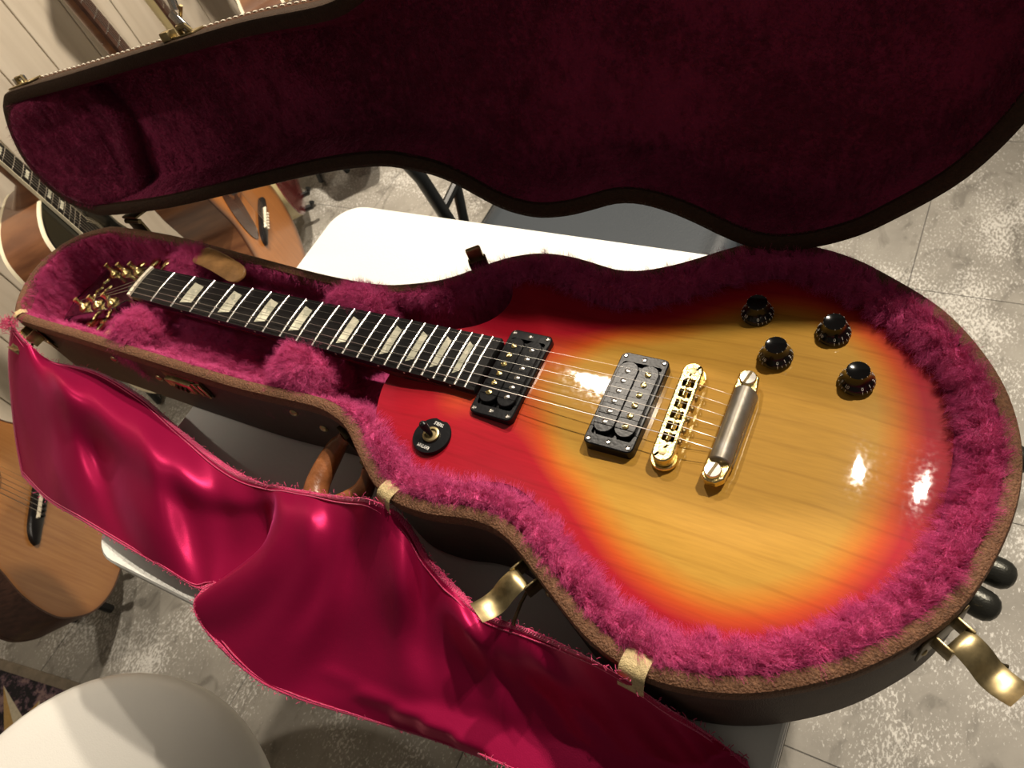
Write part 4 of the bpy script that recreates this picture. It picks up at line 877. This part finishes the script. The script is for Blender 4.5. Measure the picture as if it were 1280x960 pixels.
# ================================================================== background guitars on stands
def pose(x, y, z, phi, lam):
    phi = math.radians(phi); lam = math.radians(lam); n0 = Vector((math.cos(phi), math.sin(phi), 0)); r = Vector((-math.sin(phi), math.cos(phi), 0)); k = Vector((0, 0, 1))
    u = k * math.cos(lam) - n0 * math.sin(lam); n = n0 * math.cos(lam) + k * math.sin(lam)
    return Matrix(((n.x, r.x, u.x, x), (n.y, r.y, u.y, y), (n.z, r.z, u.z, z), (0, 0, 0, 1)))
AC = [(0, 0), (60, 8), (120, 30), (170, 70), (198, 125), (200, 165), (186, 215), (156, 262), (139, 300), (136, 325), (141, 360), (147, 400), (143, 440), (122, 478), (80, 498), (30, 505)]
def mirror(h): return h + [(-a, b_) for a, b_ in reversed(h) if a > 0.5]
def guitar(name, label, mat, top, side, bind, depth=0.105, scale=1.0, pins='bone', guard=None, guard_side=1, electric=False, inlays=False, hole=True, topatt=True, pick_label=None):
    T = Thing(name, label, 'guitar', M=mat)
    half = AC if not electric else [(0, 0), (50, 5), (100, 22), (145, 60), (163, 110), (160, 150), (140, 195), (112, 235), (97, 270), (98, 300), (110, 335), (118, 370), (108, 405), (80, 430), (30, 438)]
    L = half[-1][1]; ol = resample(catmull(mirror([(a, b_) for a, b_ in half]), True, 8), 140)
    nrm = inward(ol, 2)
    def P(a, b_, n): return Vector((n, a / 1000 * scale, b_ / 1000 * scale))
    def R_(d, n): return [P(ol[i, 0] + nrm[i, 0] * d, ol[i, 1] + nrm[i, 1] * d, n) for i in range(140)]
    body = T.part('body', MB().rings([R_(3, -depth), R_(0, -depth + 0.003), R_(0, -0.003)], cap0=True), side)
    # the top plate: rings so that the edge shading field is available
    tm = MB().rings([R_(0, -0.003), R_(0.8, -0.0006), R_(2.5, 0), R_(12, 0), R_(26, 0), R_(45, 0), R_(60, 0)], cap1=True); me = tm.mesh('top')
    at = me.attributes.new('edge', 'FLOAT', 'POINT'); at.data.foreach_set('value', np.repeat(np.array([0, 0, 0.02, 0.22, 0.5, 0.8, 1.0], np.float32), 140))
    tp_o = T.part('top', me, top, body)
    if bind:
        T.part('binding', MB().rings([R_(-0.5, -0.007), R_(-0.5, 0.0002), R_(2.6, 0.0006), R_(2.6, -0.007)], loop=True), bind, body); T.part('binding', MB().rings([R_(-0.5, -depth + 0.007), R_(-0.5, -depth - 0.0004), R_(2.6, -depth - 0.0004), R_(2.6, -depth + 0.007)], loop=True), bind, body)
    sad = 215 if not electric else 150; sc_len = 645 if not electric else 628; nut = sad + sc_len
    if hole and not electric:
        hc_ = 352; T.part('soundhole', MB().lathe([(0.050, 0.0), (0.050, 0.0006)], P(0, hc_, 0), Matrix.Rotation(pi / 2, 4, 'Y'), 40), M['table_edge_black'], body)
        rsn = MB(); 
        for ra, rb in ((0.0525, 0.0545), (0.057, 0.0605), (0.063, 0.0645)):
            rsn.rings([[P(0, hc_, 0.0008) + Vector((0, ra * math.cos(t), ra * math.sin(t))) for t in np.linspace(0, 2 * pi, 40, endpoint=False)], [P(0, hc_, 0.0008) + Vector((0, rb * math.cos(t), rb * math.sin(t))) for t in np.linspace(0, 2 * pi, 40, endpoint=False)]])
        T.part('rosette', rsn, M['rosewood'] if top is not M['black_top'] else M['binding'], body)
    if guard:
        gp_ = [(20, 310), (52, 318), (64, 345), (66, 375), (85, 360), (105, 320), (110, 270), (95, 235), (62, 232), (40, 262)] if not electric else [(20, 200), (70, 210), (80, 300), (60, 360), (35, 330)]
        gp_ = resample(catmull([(a * guard_side, b_) for a, b_ in gp_], True, 6), 50)
        T.part('pickguard', MB().rings([[P(a, b_, 0) for a, b_ in gp_], [P(a, b_, 0.0016) for a, b_ in gp_]], cap0=True, cap1=True), guard, body)
    # bridge
    if not electric:
        bp = resample(catmull([(-82, sad - 14), (-50, sad - 16), (0, sad - 18), (50, sad - 16), (82, sad - 14), (84, sad - 2), (60, sad + 10), (0, sad + 12), (-60, sad + 10), (-84, sad - 2)], True, 5), 50)
        bg = T.part('bridge', MB().rings([[P(a, b_, 0) for a, b_ in bp], [P(a, b_, 0.006) for a, b_ in bp], [P(a * 0.96, sad + (b_ - sad) * 0.8, 0.008) for a, b_ in bp]], cap0=True, cap1=True), M['ebony'])
        T.part('saddle', MB().box(P(0, sad, 0.010), (0.008, 0.074 * scale, 0.003)), M['bone'], bg)
        for k in range(6): T.part('bridge_pin', MB().lathe([(0.0026, 0.006), (0.003, 0.010), (0.0028, 0.0125), (0.001, 0.0135)], P(-27 + 10.8 * k, sad - 11, 0), Matrix.Rotation(pi / 2, 4, 'Y'), 8), M[pins], bg)
    else:
        T.part('bridge', MB().box(P(0, sad, 0.008), (0.016, 0.088, 0.012), bev=0.002), M['nickel'])
        for yy in (sad + 28, sad + 125): T.part('pickup', MB().box(P(0, yy, 0.006), (0.012, 0.084, 0.036), bev=0.002), M['nickel'])
    # neck, fretboard, headstock
    def w(b_): t = (nut - b_) / (nut - (L - 110)); return 21.5 + 7 * t
    e0 = (L - 105) if not electric else (L - 90)
    fbn = T.part('fretboard', MB().rings([[P(-w(b_), b_, 0.001), P(-w(b_), b_, 0.0075), P(0, b_, 0.0088), P(w(b_), b_, 0.0075), P(w(b_), b_, 0.001)] for b_ in (e0, L, nut)], cap0=True, cap1=True), M['rosewood'] if not inlays else M['ebony'], angle=20)
    T.part('neck', MB().rings([[P(w(b_) * math.cos(t), b_, 0.0008 - (0.022 + 0.05 * max(0, 1 - (b_ - L) / 40)) * max(0, math.sin(t))) for t in np.linspace(0, pi, 10)] for b_ in (L - 2, L + 15, L + 40, nut - 20, nut)], cap0=True, cap1=True), side)
    for n in range(1, 21):
        b_ = nut - sc_len * (1 - 2 ** (-n / 12))
        if b_ < e0 + 2: break
        T.part('fret', MB().tube([P(-w(b_), b_, 0.0076), P(0, b_, 0.0089), P(w(b_), b_, 0.0076)], 0.0009, 5), M['fret_metal'], fbn)
        if inlays and n in (1, 3, 5, 7, 9, 12, 15, 17):
            b0 = nut - sc_len * (1 - 2 ** (-(n - 0.5) / 12)); T.part('inlay', MB().box(P(0, b0, 0.0085), (0.0012, 0.026, 0.011 if n < 12 else 0.007)), M['pearl'], fbn)
    if bind: 
        for s in (-1, 1): T.part('neck_binding', MB().rings([[P(s * w(b_), b_, 0.0012), P(s * (w(b_) + 1.6), b_, 0.0012), P(s * (w(b_) + 1.6), b_, 0.0078), P(s * w(b_), b_, 0.0080)] for b_ in (e0, nut)], cap0=True, cap1=True), bind, fbn)
    T.part('nut', MB().box(P(0, nut + 2, 0.006), (0.010, 0.043, 0.005)), M['bone'])
    hs_ = [(-21, 0), (-33, 22), (-36, 60), (-38, 120), (-40, 185), (-20, 192), (0, 186), (20, 192), (40, 185), (38, 120), (36, 60), (33, 22), (21, 0)]
    def H(a, s, n): return P(a, nut + 4 + s * 0.97, n - 0.00025 * s)
    hsd = T.part('headstock', MB().rings([[H(a, s, -0.013) for a, s in hs_], [H(a, s, 0.001) for a, s in hs_]], cap0=True, cap1=True), M['black_lacquer'])
    for s in (-1, 1):
        for k in range(3):
            tn = T.part('tuner', MB().lathe([(0.006, 0.0), (0.006, 0.002), (0.003, 0.003), (0.003, 0.014)], H(s * 25, 45 + 45 * k, 0.001), Matrix.Rotation(pi / 2, 4, 'Y'), 10), M['nickel'], hsd)
            T.part('tuner_button', MB().box(H(s * 52, 45 + 45 * k, -0.012), (0.007, 0.014, 0.018), bev=0.003), M['nickel'], hsd)
    for k in range(6):
        ya = -27 + 10.8 * k if not electric else -25 + 10 * k; yn = -17.5 + 7 * k; r = (0.00055, 0.00046, 0.00038, 0.0003, 0.00025, 0.0002)[k]
        pts = ([P(ya, sad - 11, 0.0085)] if not electric else [P(ya, sad - 30, 0.006)]) + [P(ya, sad, 0.0145), P(yn, nut, 0.0125), H((1 if k >= 3 else -1) * 23, 45 + 45 * (k if k < 3 else 5 - k), 0.008)]
        T.part('string', MB().tube(pts, r * 1.2, 5), M['string_steel'])
    return T
def stand(mat, label):
    """tubular A-frame stand under a guitar: two cradle arms, a back strut and feet"""
    z0 = mat.translation.z; phi = math.atan2(mat[1][1], mat[0][1]) - pi / 2
    T = Thing('guitar_stand', label, 'stand', (mat.translation.x, mat.translation.y, 0))
    c, s = math.cos(phi), math.sin(phi); B = mat.translation
    def Q(n, r, z): return Vector((B.x + n * c - r * s, B.y + n * s + r * c, z))
    for sd_ in (-1, 1):
        T.part('side_frame', MB().tube([Q(-0.105, sd_ * 0.06, 0.010), Q(-0.112, sd_ * 0.058, 0.035), Q(-0.16, sd_ * 0.05, 0.34)], 0.009, 8), M['tube_black'])
        T.part('cradle_arm', MB().tube([Q(-0.125, sd_ * 0.035, z0 - 0.007), Q(0.012, sd_ * 0.035, z0 - 0.009), Q(0.018, sd_ * 0.035, z0 + 0.004)], 0.008, 8), M['tube_black'])
    T.part('back_leg', MB().tube([Q(-0.16, 0.05, 0.34), Q(-0.16, -0.05, 0.34), Q(-0.19, -0.05, 0.012), Q(-0.19, 0.05, 0.012)], 0.008, 8, closed=True), M['tube_black'])
    T.part('crossbar', MB().tube([Q(-0.139, -0.053, 0.25), Q(-0.139, 0.053, 0.25)], 0.006, 8), M['tube_black'])
    return T
mA = pose(-0.530, -0.212, 0.115, 42, 6)
mB = pose(-0.749, 0.299, 0.085, 44, 5)
mC = pose(-0.581, 0.535, 0.085, 40, 4)
mD = pose(-0.820, 0.815, 0.065, 45, 4)
mE = pose(-0.780, 1.110, 0.065, 45, 4)
guitar('acoustic_guitar', 'natural honey-topped acoustic guitar with black bridge, beyond the satin cover', mA, M['top_natural'], M['rosewood'], M['rosewood'], pins='table_edge_black')
guitar('acoustic_guitar', 'black-topped acoustic guitar with cream binding and mahogany sides', mB, M['black_top'], M['mahogany_side'], M['binding'], depth=0.098, inlays=True)
guitar('acoustic_guitar', 'orange acoustic guitar with white bridge pins and dark tortoise pickguard', mC, M['top_orange'], M['mahogany_side'], None, guard=M['tortoise'], guard_side=-1)
guitar('electric_guitar', 'cherry electric guitar with cream sides standing behind the white table', mD, M['cherry_red'], M['cream'], None, depth=0.05, electric=True)
guitar('acoustic_guitar', 'golden-topped acoustic guitar with pale binding beside the cherry electric guitar', mE, M['top_gold'], M['mahogany_side'], M['binding'])
stand(mA, 'black tubular stand under the honey-topped acoustic guitar'); stand(mB, 'black tubular stand under the black-topped acoustic guitar'); stand(mC, 'black tubular stand under the orange acoustic guitar with pickguard')
stand(mD, 'black tubular stand under the cherry electric guitar'); stand(mE, 'black tubular stand under the golden-topped acoustic guitar')

# ================================================================== white moulded seat beside the table
sc_ = Thing('shell_stool', 'white moulded plastic stool with round seat beside the mottled rug', 'stool', (0.09, -0.592, 0))
def srg(k, z): return [(0.09 + 0.262 * k * math.cos(t), -0.592 + 0.25 * k * math.sin(t), z) for t in np.linspace(0, 2 * pi, 64, endpoint=False)]
SZ = 0.45
sc_.part('seat', MB().rings([srg(0.90, SZ - 0.055), srg(0.97, SZ - 0.045), srg(1.0, SZ - 0.025), srg(0.99, SZ - 0.010), srg(0.955, SZ - 0.002), srg(0.90, SZ), srg(0.78, SZ - 0.004), srg(0.5, SZ - 0.014), srg(0.2, SZ - 0.018)], cap0=True, cap1=True), M['white_shell'], angle=70)
for k in range(4):
    a = pi / 4 + k * pi / 2; lgx = sc_.part('leg', MB().tube([(0.09 + 0.17 * math.cos(a), -0.592 + 0.16 * math.sin(a), SZ - 0.05), (0.09 + 0.22 * math.cos(a), -0.592 + 0.21 * math.sin(a), 0.0)], [0.016, 0.011], 12), M['wood_light'])
# ================================================================== grey folding chair behind the table
fc_ = Thing('folding_chair', 'slate grey folding chair with black tube frame behind the white table', 'chair', (0.29, 0.60, 0))
CZs = 0.44
xs0, xs1, ys0, ys1 = 0.055, 0.515, 0.335, 0.76
prow = []
for x in np.linspace(-1, 1, 33):
    roll = 0.0 if abs(x) < 0.86 else -0.030 * ((abs(x) - 0.86) / 0.14) ** 2; X = (xs0 + xs1) / 2 + x * (xs1 - xs0) / 2; dish = 0.010 * (abs(x) ** 2)
    prow.append([(X, y, CZs - 0.012 + roll + dish - 0.02 * ((abs(t) ** 6))) for t, y in zip(np.linspace(-1, 1, 17), np.linspace(ys0, ys1, 17))])
seat_mb = MB(); top_ = prow; bot_ = [[(p[0], p[1], p[2] - 0.018) for p in r] for r in prow]
ringsL = [r + list(reversed(b_)) for r, b_ in zip(top_, bot_)]
fc_.part('seat', MB().rings(ringsL, cap0=True, cap1=True), M['chair_grey'], angle=50)
for x in (xs0 - 0.018, xs1 + 0.018):
    fc_.part('front_leg', MB().tube([(x, ys1 + 0.22, 0.86), (x, ys1 + 0.02, CZs + 0.03), (x, ys0 - 0.04, 0.012)], 0.0115, 10), M['tube_black'])
    fc_.part('rear_leg', MB().tube([(x, ys0 + 0.05, CZs - 0.03), (x, ys1 + 0.12, 0.012)], 0.0115, 10), M['tube_black'])
    fc_.part('hinge_plate', MB().box((x, (ys0 + ys1) / 2, CZs - 0.06), (0.006, 0.16, 0.022), bev=0.002), M['tube_black'])
for x in (xs0 - 0.036, xs1 + 0.036):
    fc_.part('arm_post', MB().tube([(x, 0.418, 0.66), (x, 0.450, 0.56), (x, 0.478, 0.38), (x, 0.50, 0.30)], 0.0115, 10), M['tube_black'])
    fc_.part('arm_brace', MB().tube([(x, 0.560, 0.56), (x, 0.52, 0.48), (x, 0.487, 0.36)], 0.009, 10), M['tube_black'])
    fc_.part('arm_link', MB().tube([(x, 0.462, 0.475), (x, 0.52, 0.485)], 0.008, 8), M['tube_black'])
    fc_.part('armrest', MB().tube([(x, 0.40, 0.665), (x, 0.62, 0.67), (x, ys1 + 0.13, 0.67)], 0.013, 10), M['tube_black'])
fc_.part('crossbar', MB().tube([(xs0 - 0.018, ys1 + 0.105, 0.05), (xs1 + 0.018, ys1 + 0.105, 0.05)], 0.009, 8), M['tube_black'])
fc_.part('backrest', MB().rings([[(x, ys1 + 0.17 + 0.03 * (1 - ((x - 0.285) / 0.24) ** 2) + d, z) for d, z in ((0, 0.66), (0.012, 0.66), (0.06, 0.85), (0.048, 0.85))] for x in np.linspace(xs0 - 0.01, xs1 + 0.01, 13)], cap0=True, cap1=True), M['chair_grey'], angle=40)
# ================================================================== mottled rug with a star
rg = Thing('rug', 'dark mottled rug with pale border and faceted star near the white stool', 'rug', (-0.75, -0.75, 0))
Mr = Matrix.Rotation(0.17, 4, 'Z'); rc = Vector((-0.63, -0.735, 0.0))
rg.part('rug_field', MB().box(rc + Vector((0, 0, 0.0045)), (0.70, 0.46, 0.007), Mr, 0.001), M['rug'])
for (cx, cy, w_, h_) in ((0, 0.235, 0.73, 0.02), (0, -0.235, 0.73, 0.02), (0.358, 0, 0.02, 0.46), (-0.358, 0, 0.02, 0.46)):
    rg.part('rug_border', MB().box(rc + Mr @ Vector((cx, cy, 0.0055)), (w_, h_, 0.009), Mr, 0.001), M['rug_border'])
sc0 = Vector((-0.56, -0.61, 0.0080))
for k in range(8):
    a = k * pi / 4 + 2.69; a2 = a + pi / 8; a3 = a - pi / 8; tip = sc0 + Vector((math.cos(a), math.sin(a), 0)) * (0.152 if k % 4 == 0 else 0.085)
    for aa, mt in ((a2, 'rug_tan'), (a3, 'rug_cream')):
        q = sc0 + Vector((math.cos(aa), math.sin(aa), 0)) * 0.055; up_ = Vector((0, 0, 0.0012)); rg.part('star_facet', MB().rings([[sc0, tip, q], [sc0 + up_, tip + up_, q + up_]], cap0=True, cap1=True), M[mt])
